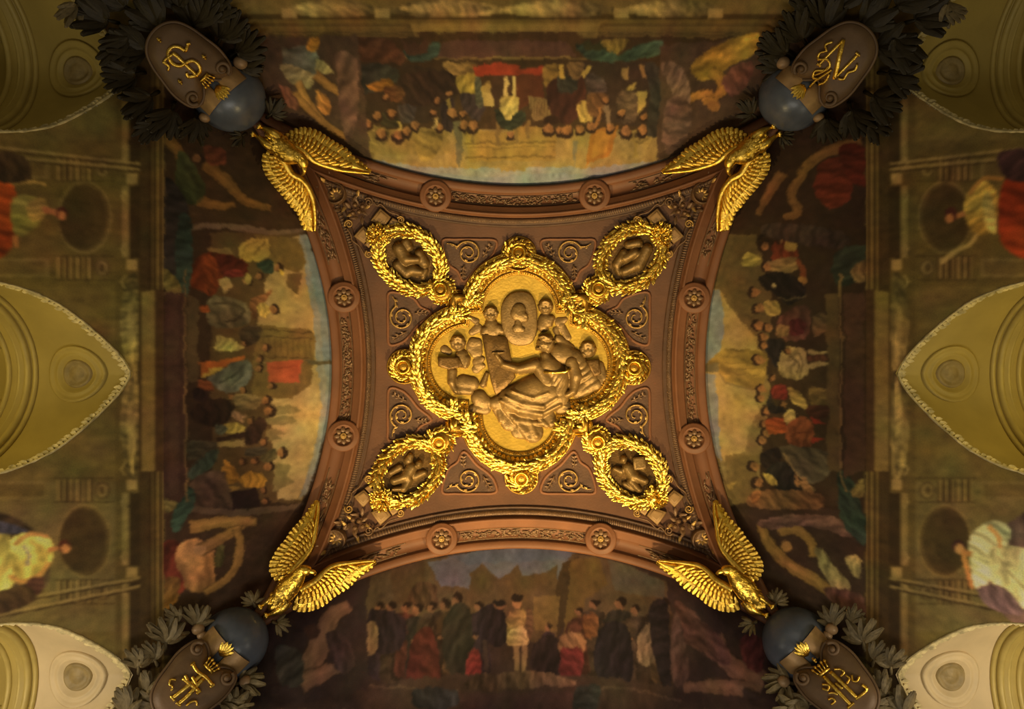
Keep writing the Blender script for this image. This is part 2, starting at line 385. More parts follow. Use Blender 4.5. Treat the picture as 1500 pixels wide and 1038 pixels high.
        I, J = np.meshgrid(np.arange(s.W), np.arange(s.H), indexing='ij'); a = a[np.clip((I + dx).round().astype(int), 0, s.W - 1), np.clip((J + dy).round().astype(int), 0, s.H - 1)]
        Rr = (s.R0 + s.DR * np.arange(s.H))[None, :, None]; mur = Rr < CB - CS * MURAL_Z
        grey = a @ np.array([.3, .55, .15]); aged = grey[..., None] * np.array([1.10, .94, .68]); a = a * np.array([1, .95, 1.22]) if s.side == 'bottom' else a; a = np.where(mur, a * .66 + aged * .34, a * .8 + aged * .2)  # violet tint puts the bottom side's cool shade into the paint
        f = 1 + .045 * noise(24, 10) + .045 * noise(90, 34) + .06 * noise(240, 90)
        a = a * f[..., None] * (1 + .035 * np.stack([noise(60, 24) for _ in range(3)], -1))
        s.L = np.clip(lin(np.clip(a, 0, 255) / 255) * np.where(mur, GAIN_MURAL * (.82 if s.side == 'bottom' else 1), GAIN), .002, .92)  # lower gain at the bottom: shade put into the mural colour
    def __call__(s, P):
        x = P[:, 0]; y = P[:, 1] / YS; u, R = (y, s.ox * x) if s.ox else (x, s.oy * y)
        i = np.clip((u - s.U0) / s.DU, 0, s.W - 1.001); j = np.clip((R - s.R0) / s.DR, 0, s.H - 1.001); a = i.astype(int); b = j.astype(int); fx = (i - a)[:, None]; fy = (j - b)[:, None]; L = s.L
        return L[a, b] * (1 - fx) * (1 - fy) + L[a + 1, b] * fx * (1 - fy) + L[a, b + 1] * (1 - fx) * fy + L[a + 1, b + 1] * fx * fy
def T(ox, oy, k): return lambda *p: [(ox + x / k, oy + y / k) for x, y in p]
A1, A2 = T(500, 30, 3.992), T(750, 30, 3.992); A3, A4 = T(240, 330, 4.72), T(240, 530, 4.72); A5, A6 = T(1020, 330, 4.72), T(1020, 530, 4.72); AB = T(440, 740, 2.419)
SKIN = (146, 94, 54); SKD = (120, 76, 46); DK = (46, 28, 20); CREAM = (150, 130, 84); OLIVE = (92, 76, 36)
PAINT = {}
def heads(C, tr, pts, up, skin=SKIN, hair=DK, k=1.0):
    up = np.array(up, float)
    for x, y, r in pts:
        (px, py), = tr((x, y)); r = r * k * .80; C.ell(px + up[0] * r * .35, py + up[1] * r * .35, r * 1.12, r * 1.12, hair); C.ell(px - up[0] * r * .15, py - up[1] * r * .15, r * .86, r * .86, skin)
        C.ell(px - up[0] * r * .1 + up[1] * r * .4, py - up[1] * r * .1 + up[0] * r * .4, r * .4, r * .6, tuple(np.array(skin) * .7), .5)

def cornice(C, m, lo, hi):
    """Painted architecture of a long wall: mouldings, festoons, niches, fluted pilasters, seated figures' ground. m maps drawing x."""
    R_ = lambda x0, y0, x1, y1, c, al=1.0: C.rect(m(x0), y0, m(x1), y1, c, al)
    P_ = lambda pts, c, al=1.0: C.poly([(m(x), y) for x, y in pts], c, al)
    L_ = lambda pts, w, c, al=1.0, curve=True: C.line([(m(x), y) for x, y in pts], w, c, al, curve)
    E_ = lambda x, y, a, b, c, al=1.0: C.ell(m(x), y, a, b, c, al)
    R_(-170, -80, 240, 1140, OLIVE)
    P_([(-170, 205), (170, 205), (170, 420), (-170, 420)], (86, 70, 32)); P_([(-170, 705), (170, 705), (170, 925), (-170, 925)], (98, 82, 44))
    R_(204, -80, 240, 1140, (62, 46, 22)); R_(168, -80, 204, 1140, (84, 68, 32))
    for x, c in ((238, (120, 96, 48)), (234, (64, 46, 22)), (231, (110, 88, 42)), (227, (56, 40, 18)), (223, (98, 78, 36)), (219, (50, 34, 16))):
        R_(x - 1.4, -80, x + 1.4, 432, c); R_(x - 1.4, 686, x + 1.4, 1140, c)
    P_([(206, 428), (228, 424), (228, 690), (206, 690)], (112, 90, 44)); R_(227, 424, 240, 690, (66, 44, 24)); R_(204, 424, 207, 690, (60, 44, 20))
    for y0, y1 in ((402, 542), (546, 700)):
        yc = (y0 + y1) / 2; C.sm([(m(200), y0), (m(184), y0 + 12), (m(176), yc), (m(184), y1 - 12), (m(200), y1), (m(203), yc)], (108, 90, 48)); C.sm([(m(196), y0 + 8), (m(190), y0 + 22), (m(186), yc), (m(190), y1 - 22), (m(196), y1 - 8), (m(198), yc)], (138, 116, 64), .7)
    for y0, y1 in ((272, 378), (722, 828), (60, 250), (850, 1020)):
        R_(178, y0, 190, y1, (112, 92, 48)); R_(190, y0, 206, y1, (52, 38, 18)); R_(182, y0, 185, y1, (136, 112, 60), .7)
    for y in (263, 389, 711, 840):
        R_(186, y - 9, 201, y + 9, (142, 116, 64)); R_(186, y + 6, 201, y + 9, (96, 74, 36)); C.line([(m(184), y - 14), (m(178), y - 24), (m(184), y - 34)], 2.5, (132, 110, 62)); C.line([(m(184), y + 14), (m(178), y + 24), (m(184), y + 34)], 2.5, (132, 110, 62))
    for yc, ya, yb in ((318, 268, 372), (792, 738, 846)):
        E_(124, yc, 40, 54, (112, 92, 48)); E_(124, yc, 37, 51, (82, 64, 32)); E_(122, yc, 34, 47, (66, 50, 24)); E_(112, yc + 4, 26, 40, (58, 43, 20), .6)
        for x in range(84, 136, 9):
            for y0, y1 in ((ya - 36, ya - 4), (yb + 4, yb + 36)): R_(x, y0, x + 4, y1, (124, 100, 52)); R_(x + 4, y0, x + 7, y1, (62, 46, 22))
        for y in (ya - 38, ya - 3, yb + 3, yb + 38): R_(78, y - 1, 166, y + 1, (70, 54, 26))
        for y in (ya - 20, yb + 20):
            E_(150, y, 12, 14, (84, 66, 34)); E_(150, y, 8, 10, (116, 94, 52)); E_(149, y, 4, 6, (74, 56, 28))
        for y0, y1 in ((ya - 34, ya - 6), (yb + 6, yb + 34)): R_(-170, y0, 72, y1, (104, 86, 46)); R_(-170, y0 + 5, 66, y1 - 5, (90, 72, 36))
    for a, b in (((-170, 196), (205, 240)), ((-170, 212), (205, 248)), ((-170, 934), (205, 858)), ((-170, 912), (205, 846))):
        L_([a, b], 4, (124, 102, 56), 1, False); L_([(a[0], a[1] + 4), (b[0], b[1] + 4)], 2.5, (62, 46, 22), 1, False)

# -------------------------------- left cove
C = Canvas('left', OLIVE); UP = (1, 0)
C.rect(240, 100, 520, 960, (58, 38, 25))
C.poly(A3((330, 40), (960, 50), (1200, 700), (1200, 1100), (330, 1100)), (84, 62, 34)); C.poly(A4((330, 0), (1200, 0), (1170, 300), (960, 980), (330, 980)), (84, 62, 36))
C.poly(A3((770, 110), (960, 60), (1150, 560), (1190, 1040), (700, 1040), (640, 700), (690, 450)), (150, 126, 78)); C.poly(A4((690, 0), (1190, 0), (1170, 300), (960, 960), (780, 950), (740, 500)), (150, 130, 86))
C.poly(A3((930, 60), (985, 60), (1140, 480), (1195, 1040), (1060, 1040), (1030, 620), (980, 330)), (110, 120, 130)); C.poly(A4((1050, 0), (1195, 0), (1165, 330), (1000, 900), (940, 960), (1040, 640), (1090, 300)), (116, 122, 128))
C.poly(A3((960, 100), (1000, 80), (1150, 480), (1200, 1040), (1110, 1040), (1080, 620)), (94, 116, 138)); C.poly(A4((1110, 0), (1200, 0), (1165, 330), (1020, 860), (1060, 640), (1120, 300)), (102, 118, 136))
C.poly(A3((620, 60), (930, 90), (980, 250), (930, 330), (740, 250)), (104, 82, 40)); C.poly(A3((840, 330), (960, 330), (930, 480), (850, 420)), (96, 76, 42))
C.poly(A3((660, 690), (1000, 720), (1050, 770), (1040, 940), (620, 940)), (108, 84, 42)); C.poly(A4((620, 0), (1030, 0), (1020, 160), (880, 260), (620, 280)), (106, 82, 42))
for y in (720, 765, 900): C.line(A3((640, y), (1020, y + 25)), 2.0, (78, 58, 28), 1, False)
for x in range(690, 1020, 40): C.line(A3((x, 775), (x + 6, 930)), 1.6, (86, 64, 30), .8, False)
C.poly(A3((960, 935), (1180, 930), (1180, 960), (1000, 965)), (82, 72, 52))
for q in (((690, 385), (860, 375), (920, 400), (870, 428), (690, 432)), ((700, 470), (800, 468), (850, 490), (780, 510), (820, 540), (690, 545)), ((760, 310), (870, 300), (960, 330), (880, 360), (770, 365)), ((770, 700), (880, 710), (850, 790), (910, 830), (760, 900))): C.poly(A4(*q), (116, 104, 66))
C.poly(A3((500, 150), (600, 90), (720, 85), (740, 200), (640, 245), (520, 235)), (158, 130, 54)); C.line(A3((620, 200), (690, 130), (700, 90)), 2.5, (105, 82, 34)); C.line(A3((540, 220), (560, 150), (640, 110)), 2, (120, 94, 38))
C.sm(A3((270, 200), (400, 195), (500, 215), (585, 260), (560, 335), (420, 345), (340, 480), (190, 420), (185, 310)), (104, 36, 14)); C.sm(A3((370, 210), (490, 220), (580, 265), (550, 330), (400, 330)), (82, 24, 16)); C.sm(A3((280, 230), (360, 230), (370, 400), (320, 470), (290, 400)), (128, 46, 16), .8)
C.poly(A3((300, 150), (460, 155), (470, 200), (310, 190)), (120, 92, 50)); C.poly(A3((375, 375), (450, 350), (480, 430), (420, 468)), (156, 130, 76)); C.sm(A3((420, 310), (520, 300), (540, 345), (430, 350)), (120, 32, 28))
C.sm(A3((650, 255), (740, 230), (760, 320), (700, 335)), (38, 56, 46)); heads(C, A3, [(788, 290, 8), (570, 380, 7), (650, 350, 6.5)], UP); C.ell(*A3((815, 318))[0], 3, 5, (180, 150, 50)); C.ell(*A3((575, 365))[0], 5, 8, (156, 132, 60))
C.sm(A3((310, 500), (470, 500), (580, 560), (600, 630), (560, 690), (320, 690)), (88, 80, 56)); C.line(A3((420, 660), (520, 640), (560, 590)), 3, (52, 44, 30)); C.line(A3((330, 540), (460, 540), (560, 590)), 3, (66, 58, 40))
C.sm(A3((600, 520), (680, 470), (760, 440), (700, 520), (650, 560), (640, 640), (600, 610)), (120, 72, 40)); C.sm(A3((645, 560), (690, 530), (725, 580), (720, 640), (660, 620)), (170, 142, 60)); heads(C, A3, [(752, 577, 8)], UP)
C.sm(A3((245, 560), (300, 555), (315, 600), (250, 605)), (150, 62, 20)); C.sm(A3((360, 760), (440, 780), (545, 830), (520, 858), (370, 862)), (146, 126, 68)); C.sm(A3((520, 740), (590, 690), (680, 720), (650, 800), (560, 830)), (62, 46, 34)); heads(C, A3, [(550, 810, 5), (712, 850, 7), (648, 990, 7), (660, 930, 6)], UP)
C.poly(A3((250, 945), (470, 915), (560, 900), (560, 925), (420, 965), (250, 1010)), (172, 80, 26)); C.poly(A3((250, 1010), (420, 965), (420, 985), (250, 1038)), (160, 132, 44)); C.poly(A3((715, 940), (965, 935), (940, 1090), (720, 1085)), (168, 66, 40)); C.line(A3((740, 980), (930, 975)), 3, (140, 50, 30), .7, False)
C.sm(A3((600, 940), (480, 950), (380, 1010), (300, 1070), (420, 1150), (520, 1140), (590, 1070)), (84, 90, 88)); C.line(A3((560, 960), (440, 1060), (380, 1090)), 3, (58, 62, 60)); C.line(A3((590, 1000), (520, 1080), (460, 1120)), 3, (104, 108, 100))
C.poly(A4((240, 0), (320, 60), (250, 112)), (150, 72, 24)); C.poly(A4((245, 105), (330, 50), (420, 35), (400, 50), (300, 105)), (172, 146, 50)); C.sm(A4((240, 130), (330, 150), (330, 200), (250, 190)), (120, 56, 28))
heads(C, A4, [(745, 168, 7), (705, 268, 7.5), (728, 335, 9.5), (808, 632, 9.5), (722, 722, 9), (552, 690, 6), (630, 690, 6), (695, 968, 7), (600, 402, 7), (690, 880, 6), (465, 245, 6), (545, 200, 6), (690, 550, 6)], UP)
C.sm(A4((200, 300), (330, 260), (440, 270), (485, 330), (420, 420), (300, 440), (210, 400)), (44, 26, 19)); C.sm(A4((215, 180), (300, 200), (310, 260), (220, 260)), (40, 22, 22)); C.sm(A4((470, 340), (560, 365), (545, 415), (480, 390)), (140, 100, 76)); C.sm(A4((480, 230), (560, 220), (670, 240), (660, 300), (560, 340), (480, 290)), (112, 92, 58))
C.sm(A4((420, 420), (500, 420), (565, 450), (540, 495), (430, 490)), (152, 132, 54)); C.line(A4((360, 545), (550, 500), (640, 430), (680, 385)), (6, 9, 12), (52, 30, 24)); C.poly(A4((358, 565), (555, 538), (566, 590), (360, 592)), (150, 126, 74)); C.sm(A4((560, 470), (680, 380), (705, 440), (640, 560), (560, 560)), (54, 32, 26)); C.sm(A4((350, 420), (420, 440), (410, 500), (350, 490)), (70, 78, 66))
C.sm(A4((390, 820), (430, 670), (520, 780), (515, 830)), (156, 100, 32)); C.sm(A4((525, 820), (590, 760), (700, 790), (690, 860), (560, 855)), (168, 116, 30)); C.sm(A4((680, 640), (760, 600), (770, 680), (690, 700)), (74, 70, 44)); C.sm(A4((580, 600), (700, 580), (690, 640), (580, 650)), (62, 56, 46)); C.poly(A4((460, 900), (640, 868), (662, 1000), (460, 1025)), (44, 24, 27)); C.poly(A4((350, 830), (540, 860), (460, 900), (440, 890)), (140, 100, 44))
C.sm(A4((175, 740), (350, 605), (355, 690), (200, 810)), (50, 66, 56)); C.sm(A4((200, 820), (400, 740), (460, 900), (450, 1030), (170, 1035)), (78, 55, 46)); C.sm(A4((180, 560), (350, 560), (350, 600), (190, 680)), (62, 54, 40))
# figures seated at the ends of the lunette
C.poly([(240, 180), (460, 230), (460, 335), (240, 335)], (62, 42, 26)); C.poly([(240, 745), (440, 745), (430, 900), (240, 940)], (70, 46, 34))
C.nude([(((218, 192), (240, 200), (262, 225), (268, 262)), (.9, 1, .8)), (((300, 240), (330, 265), (360, 295), (395, 305)), (1.0, .9, .6)), (((262, 260), (285, 290), (320, 300), (345, 298)), (.9, .8, .5))], (120, 78, 34), 16)
C.sm([(262, 225), (285, 240), (300, 280), (280, 300), (258, 280)], (52, 62, 32)); C.sm([(300, 215), (330, 220), (325, 240), (305, 240)], (110, 48, 30)); heads(C, lambda *p: list(p), [(290, 232, 8)], UP); C.sm([(238, 265), (275, 300), (270, 380), (240, 400)], (44, 38, 40)); C.line([(270, 335), (330, 330), (400, 340), (455, 335)], (6, 10, 4), (104, 82, 66))
C.sm([(238, 800), (262, 795), (285, 830), (262, 870), (238, 880)], (120, 42, 30)); C.sm([(240, 850), (262, 850), (255, 885), (238, 890)], (150, 96, 40)); C.sm([(262, 800), (300, 790), (315, 830), (310, 862), (272, 862)], (184, 122, 68)); C.nude([(((292, 805), (322, 790), (345, 775), (365, 762)), (1, .9, .6)), (((280, 770), (320, 765), (350, 762), (375, 765)), (1.1, 1, .6)), (((345, 775), (352, 805), (335, 845), (300, 868)), (.8, .7, .5))], (150, 104, 52), 17); C.sm([(315, 805), (328, 802), (325, 830), (314, 828)], (84, 78, 40)); C.ell(293, 805, 9, 8, (196, 138, 84)); C.line([(280, 745), (350, 750), (420, 745), (445, 738)], (8, 10, 4), (96, 72, 58))
C.sm([(262, 318), (282, 330), (278, 420), (264, 440), (256, 420)], (40, 62, 58)); C.sm([(240, 395), (262, 412), (262, 430), (244, 428)], (120, 104, 48))
C.sm([(262, 722), (284, 712), (284, 740), (262, 775), (250, 770)], (44, 74, 66)); C.sm([(240, 720), (262, 725), (255, 745), (240, 748)], (122, 106, 56))
C.poly([(236, 430), (272, 428), (274, 600), (275, 722), (262, 735), (236, 728)], (74, 44, 38)); C.poly([(246, 430), (262, 430), (262, 722), (248, 728)], (88, 56, 46), .7); C.line([(272, 395), (272, 520), (273, 640), (275, 735)], 2.4, (136, 100, 58)); C.poly([(274, 430), (290, 440), (290, 560), (274, 560)], (84, 64, 40)); C.line([(238, 432), (250, 428), (272, 420)], 2, (120, 88, 50))
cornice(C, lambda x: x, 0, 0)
# seated woman in yellow (near the lower recess) and in red (near the upper one)
C.sm([(-20, 760), (30, 762), (66, 800), (70, 856), (30, 872), (-20, 880)], (70, 52, 34)); C.sm([(-20, 770), (10, 778), (20, 810), (18, 858), (-20, 860)], (176, 158, 72)); C.sm([(16, 792), (40, 780), (70, 786), (78, 806), (70, 832), (40, 850), (18, 836)], (198, 176, 76)); C.line([(34, 798), (42, 812), (40, 828)], 5, (140, 128, 110)); C.line([(20, 798), (44, 782), (70, 786)], (6, 7, 6), (176, 122, 60)); C.line([(12, 842), (34, 852), (60, 840), (72, 822)], (6, 8, 6), (180, 124, 60)); C.line([(70, 806), (88, 802)], 7, (170, 112, 58), 1, False); C.ell(94, 800, 9, 10, (70, 32, 22)); C.ell(96, 803, 7, 7, (172, 112, 62)); C.sm([(40, 850), (64, 846), (60, 868), (44, 872)], (78, 44, 34)); C.sm([(-20, 760), (20, 768), (40, 778), (10, 782), (-20, 776)], (62, 60, 76)); C.sm([(-10, 870), (40, 858), (50, 880), (-10, 900)], (66, 46, 26))
C.sm([(-20, 255), (20, 268), (18, 360), (-20, 372)], (142, 52, 14)); C.sm([(18, 292), (52, 288), (62, 312), (50, 335), (22, 345)], (112, 104, 44)); C.sm([(40, 300), (60, 288), (70, 300), (62, 320), (44, 322)], (140, 112, 50)); C.line([(14, 268), (44, 266), (68, 270)], (6, 5, 4), (160, 126, 60)); C.line([(62, 306), (84, 312)], 9, (156, 92, 50), 1, False); C.ell(90, 312, 8, 10, (72, 30, 22)); C.ell(91, 316, 6, 7, (168, 98, 54)); C.line([(22, 345), (24, 362)], 7, (156, 100, 44), 1, False); C.sm([(-5, 225), (35, 230), (45, 262), (0, 266)], (52, 38, 24))
C.finish(); PAINT['left'] = C

# -------------------------------- right cove
C = Canvas('right', OLIVE); UP = (-1, 0)
C.rect(980, 100, 1270, 960, (56, 38, 24))
C.poly(A5((220, 60), (400, 70), (520, 400), (520, 1040), (20, 1040), (60, 480)), (92, 74, 42)); C.poly(A6((20, 0), (560, 0), (450, 600), (430, 900), (230, 1000), (80, 450)), (118, 98, 56))
C.poly(A5((110, 440), (160, 450), (240, 560), (300, 650), (480, 850), (420, 900), (300, 880), (40, 1040), (40, 800)), (142, 120, 66)); C.poly(A5((90, 450), (160, 450), (190, 600), (180, 850), (150, 950), (40, 1000)), (102, 116, 132))
C.poly(A6((40, 60), (150, 60), (200, 160), (420, 200), (420, 380), (350, 480), (340, 620), (200, 700), (170, 640), (80, 420)), (146, 124, 72)); C.poly(A6((40, 80), (130, 80), (150, 320), (160, 560), (180, 700), (140, 640), (70, 400)), (104, 114, 128))
C.poly(A5((150, 430), (220, 440), (280, 600), (380, 650), (480, 620), (480, 80), (260, 80)), (82, 66, 38), .8)
C.sm(A5((60, 960), (150, 955), (170, 920), (310, 880), (430, 880), (480, 930), (480, 1050), (300, 1080), (150, 1010), (60, 990)), (132, 106, 44)); C.sm(A6((60, 20), (150, 10), (160, 60), (220, 140), (340, 170), (430, 190), (480, 100), (480, -60), (200, -80)), (132, 106, 44))
for y in (-40, 0, 40, 80): C.line(A6((190, y), (300, y + 8), (430, y + 6)), 1.5, (108, 84, 34), .8)
C.poly(A6((30, 15), (150, 12), (150, 62), (40, 68)), (92, 84, 60))
C.poly(A6((400, 370), (450, 380), (430, 640), (340, 640)), (112, 92, 54)); C.poly(A6((200, 640), (440, 640), (410, 820), (400, 980), (250, 960), (200, 830)), (104, 84, 46))
C.sm(A5((330, 200), (400, 190), (450, 230), (440, 280), (320, 285)), (138, 122, 52)); C.poly(A6((215, 850), (275, 820), (240, 890)), (150, 122, 56))
C.poly(A5((420, 80), (900, 80), (1000, 400), (980, 1040), (480, 1040), (520, 500)), (54, 38, 26)); C.poly(A6((520, 0), (980, 0), (980, 1000), (560, 1000), (520, 600)), (62, 46, 28))
C.sm(A5((420, 80), (560, 70), (640, 100), (560, 120), (440, 160)), (44, 28, 18)); C.sm(A5((530, 130), (600, 110), (700, 200), (640, 300), (530, 280)), (112, 42, 24)); C.ell(*A5((645, 145))[0], 9, 9, (140, 110, 50)); C.sm(A5((490, 250), (680, 220), (690, 310), (500, 310)), (132, 102, 60)); C.line(A5((700, 230), (740, 320), (735, 390)), (8, 9, 6), (128, 58, 32)); C.ell(*A5((735, 385))[0], 7, 7, (150, 104, 48))
C.sm(A5((450, 350), (600, 320), (700, 370), (760, 460), (640, 540), (540, 480), (450, 420)), (30, 24, 24)); C.sm(A5((520, 410), (550, 400), (545, 440)), (176, 160, 110)); C.line(A5((560, 510), (660, 500), (760, 480)), 1.6, (120, 100, 64), .8, False); C.sm(A5((470, 540), (560, 530), (580, 600), (500, 620)), (150, 126, 58))
C.sm(A5((580, 620), (760, 540), (780, 740), (700, 800), (560, 760)), (92, 52, 44)); C.sm(A5((650, 660), (740, 650), (740, 740), (660, 760)), (84, 26, 32)); C.sm(A5((560, 690), (640, 690), (640, 760), (570, 770)), (128, 90, 56)); C.sm(A5((490, 790), (600, 800), (620, 860), (560, 980), (500, 900)), (34, 30, 34)); C.sm(A5((800, 640), (880, 600), (900, 720), (820, 760)), (96, 70, 46))
C.sm(A5((600, 860), (740, 850), (765, 930), (760, 1040), (580, 1038)), (146, 126, 76)); C.sm(A6((620, 0), (760, 0), (750, 100), (640, 120), (590, 60)), (140, 122, 76)); C.line(A5((640, 900), (700, 960), (690, 1030)), 2.4, (90, 76, 46)); C.line(A5((700, 880), (730, 960), (720, 1040)), 2.0, (100, 84, 50)); C.line(A5((770, 860), (840, 880), (900, 870)), (7, 6, 5), (146, 124, 76)); C.line(A5((770, 985), (840, 960), (905, 960)), (7, 6, 5), (156, 134, 84)); C.sm(A5((770, 900), (880, 890), (880, 940), (780, 940)), (86, 48, 32))
heads(C, A5, [(400, 460, 9), (430, 575, 10), (430, 690, 9), (490, 705, 8), (460, 775, 8), (470, 830, 8), (440, 930, 9), (490, 285, 8), (470, 150, 8), (580, 100, 6), (635, 870, 6)], UP)
heads(C, A6, [(450, 185, 8), (450, 250, 8), (485, 340, 9), (490, 490, 8), (455, 540, 8.5), (400, 720, 10), (420, 840, 10), (530, 110, 6), (605, 290, 6), (470, 430, 7)], UP)
C.sm(A6((530, 170), (620, 160), (625, 250), (530, 250)), (118, 34, 30)); C.sm(A6((640, 170), (700, 200), (755, 260), (750, 330), (660, 270)), (158, 134, 62)); C.sm(A6((490, 400), (600, 390), (610, 490), (510, 490)), (150, 60, 24)); C.sm(A6((595, 370), (640, 330), (690, 380), (620, 445)), (172, 152, 84)); C.sm(A6((620, 450), (720, 380), (790, 430), (800, 580), (640, 580)), (128, 62, 34)); C.line(A6((660, 500), (790, 490)), 2, (96, 42, 24), 1, False)
C.poly(A6((785, 385), (885, 425), (800, 435)), (160, 40, 28)); C.poly(A6((800, 520), (910, 530), (820, 555)), (160, 40, 28)); C.sm(A6((780, 190), (900, 190), (900, 290), (790, 300)), (98, 78, 38)); C.sm(A6((770, 300), (900, 300), (880, 390), (780, 380)), (72, 36, 26)); C.sm(A6((520, 180), (530, 280), (620, 330), (560, 360), (490, 320)), (36, 32, 34))
C.sm(A6((570, 590), (760, 590), (950, 640), (900, 800), (760, 830), (640, 700)), (82, 74, 54)); C.line(A6((600, 620), (690, 760), (820, 880)), 2.4, (140, 118, 72)); C.sm(A6((440, 640), (560, 590), (590, 690), (480, 740)), (34, 24, 24)); C.sm(A6((480, 740), (620, 690), (720, 840), (690, 890), (560, 890)), (36, 34, 32)); C.sm(A6((460, 770), (540, 800), (550, 850), (500, 850)), (160, 136, 58)); C.line(A6((690, 780), (700, 850), (740, 830)), 6, (158, 108, 56)); C.sm(A6((740, 800), (800, 860), (800, 900), (740, 890)), (150, 104, 58)); C.sm(A6((410, 900), (820, 900), (840, 1020), (380, 1000)), (112, 76, 46)); C.sm(A6((390, 900), (440, 900), (420, 970), (380, 970)), (140, 86, 46))
C.poly([(1064, 175), (1272, 180), (1272, 335), (1050, 335)], (56, 36, 26)); C.poly([(1070, 745), (1272, 745), (1272, 950), (1085, 870)], (66, 46, 34))
C.nude([(((1262, 205), (1235, 215), (1205, 225), (1175, 250)), (.9, 1, .8)), (((1175, 250), (1160, 285), (1170, 310), (1150, 320)), (1, .9, .6)), (((1145, 255), (1125, 285), (1110, 315)), (1, .9, .5))], (112, 74, 38), 16); C.sm([(1200, 240), (1240, 235), (1245, 290), (1215, 305), (1195, 280)], (104, 34, 22)); C.sm([(1230, 215), (1268, 215), (1268, 270), (1240, 260)], (90, 26, 18)); C.sm([(1120, 330), (1190, 330), (1240, 345), (1230, 365), (1130, 350)], (60, 44, 40))
C.nude([(((1115, 765), (1130, 800), (1160, 830), (1195, 850)), (.7, 1, 1.1)), (((1140, 780), (1165, 775), (1185, 790), (1190, 815)), (.8, .8, .6)), (((1195, 850), (1220, 870), (1255, 890)), (1, .8, .5))], (144, 108, 46), 17); C.sm([(1195, 800), (1225, 830), (1245, 860), (1225, 868), (1200, 830)], (150, 132, 82)); C.sm([(1110, 765), (1160, 752), (1230, 760), (1245, 785), (1180, 770), (1135, 775)], (112, 78, 66)); C.sm([(1240, 815), (1262, 818), (1258, 845), (1248, 840)], (168, 144, 84)); C.sm([(1205, 860), (1262, 870), (1268, 900), (1230, 890)], (104, 66, 56)); C.ell(1152, 800, 8, 8, (168, 120, 60))
C.sm([(1222, 372), (1270, 360), (1270, 400), (1235, 420), (1222, 410)], (40, 52, 40)); C.sm([(1228, 690), (1248, 700), (1268, 760), (1262, 800), (1230, 750)], (40, 60, 48)); C.poly([(1235, 430), (1270, 430), (1270, 690), (1235, 700)], (80, 50, 36)); C.line([(1230, 400), (1231, 540), (1230, 680), (1240, 720)], 2.4, (128, 96, 54)); C.poly([(1210, 430), (1229, 430), (1229, 690), (1212, 690)], (88, 68, 38)); C.sm([(1245, 395), (1268, 380), (1268, 410), (1252, 412)], (118, 96, 52)); C.sm([(1245, 720), (1268, 700), (1268, 725), (1254, 728)], (120, 100, 48))
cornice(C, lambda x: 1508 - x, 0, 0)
C.sm([(1520, 760), (1478, 765), (1440, 800), (1440, 860), (1470, 900), (1520, 920)], (96, 70, 62)); C.sm([(1420, 790), (1436, 770), (1460, 762), (1480, 775), (1475, 800), (1450, 850), (1430, 862), (1422, 830)], (196, 184, 132)); C.sm([(1450, 808), (1475, 798), (1520, 815), (1520, 890), (1478, 880), (1452, 850)], (190, 176, 122)); C.line([(1462, 815), (1480, 840), (1505, 865)], 3, (140, 128, 88)); C.line([(1448, 770), (1462, 785), (1465, 802)], 7, (186, 124, 66)); C.line([(1410, 805), (1416, 830), (1424, 862)], (8, 8, 6), (184, 116, 58)); C.ell(1404, 800, 9, 10, (58, 30, 26)); C.ell(1406, 804, 7, 8, (170, 116, 66)); C.line([(1408, 808), (1424, 812)], 8, (170, 106, 54), 1, False); C.sm([(1432, 862), (1458, 856), (1480, 868), (1500, 900), (1450, 890)], (110, 80, 84))
C.sm([(1520, 245), (1478, 255), (1462, 300), (1470, 360), (1520, 372)], (134, 40, 14)); C.sm([(1412, 295), (1428, 270), (1446, 266), (1462, 290), (1458, 330), (1440, 345), (1418, 330)], (156, 122, 46)); C.sm([(1440, 290), (1452, 285), (1460, 340), (1444, 330)], (168, 146, 70)); C.line([(1420, 285), (1440, 262), (1470, 262)], (7, 6, 5), (156, 106, 44)); C.line([(1395, 318), (1414, 312)], 8, (150, 92, 48), 1, False); C.ell(1393, 314, 9, 11, (66, 28, 24)); C.ell(1391, 320, 6, 7, (162, 98, 54)); C.line([(1432, 342), (1420, 358), (1400, 368), (1378, 384)], (6, 6, 8), (148, 124, 66)); C.sm([(1462, 225), (1510, 220), (1515, 262), (1475, 262)], (54, 32, 34))
C.finish(); PAINT['right'] = C

# -------------------------------- top cove
C = Canvas('top', (76, 60, 28)); UP = (0, 1)
C.rect(230, -70, 1280, 52, (92, 74, 34)); C.rect(230, 52, 1280, 300, (66, 46, 26))
C.rect(230, -70, 1280, 20, (104, 86, 42)); C.rect(230, 20, 1280, 28, (64, 48, 20)); C.rect(230, 28, 1280, 34, (98, 78, 34)); C.rect(230, 34, 1280, 41, (70, 52, 22))
for x0, x1 in ((380, 602), (880, 1140)):
    C.poly([(x0, 36), (x1, 34), (x1 - 10 if x1 < 700 else x1, 52), (x0 + (10 if x0 > 700 else 0), 52)], (84, 66, 32))
    for y in (40, 46, 51): C.rect(x0 + 4, y, x1 - 6, y + 2, (118, 94, 46))
for x0, x1 in ((572, 736), (738, 900), (420, 560), (915, 1060)): C.sm([(x0, 12), (x0 + 20, 22), ((x0 + x1) / 2, 25), (x1 - 20, 22), (x1, 12), ((x0 + x1) / 2, -2)], (122, 102, 56)); C.sm([(x0 + 14, 10), (x0 + 30, 17), ((x0 + x1) / 2, 19), (x1 - 30, 17), (x1 - 14, 10), ((x0 + x1) / 2, 4)], (142, 120, 68), .7)
for x in (424, 560, 910, 1048): C.rect(x - 11, 12, x + 11, 26, (142, 118, 66))
C.poly([(600, 34), (880, 34), (872, 54), (608, 54)], (120, 98, 46))
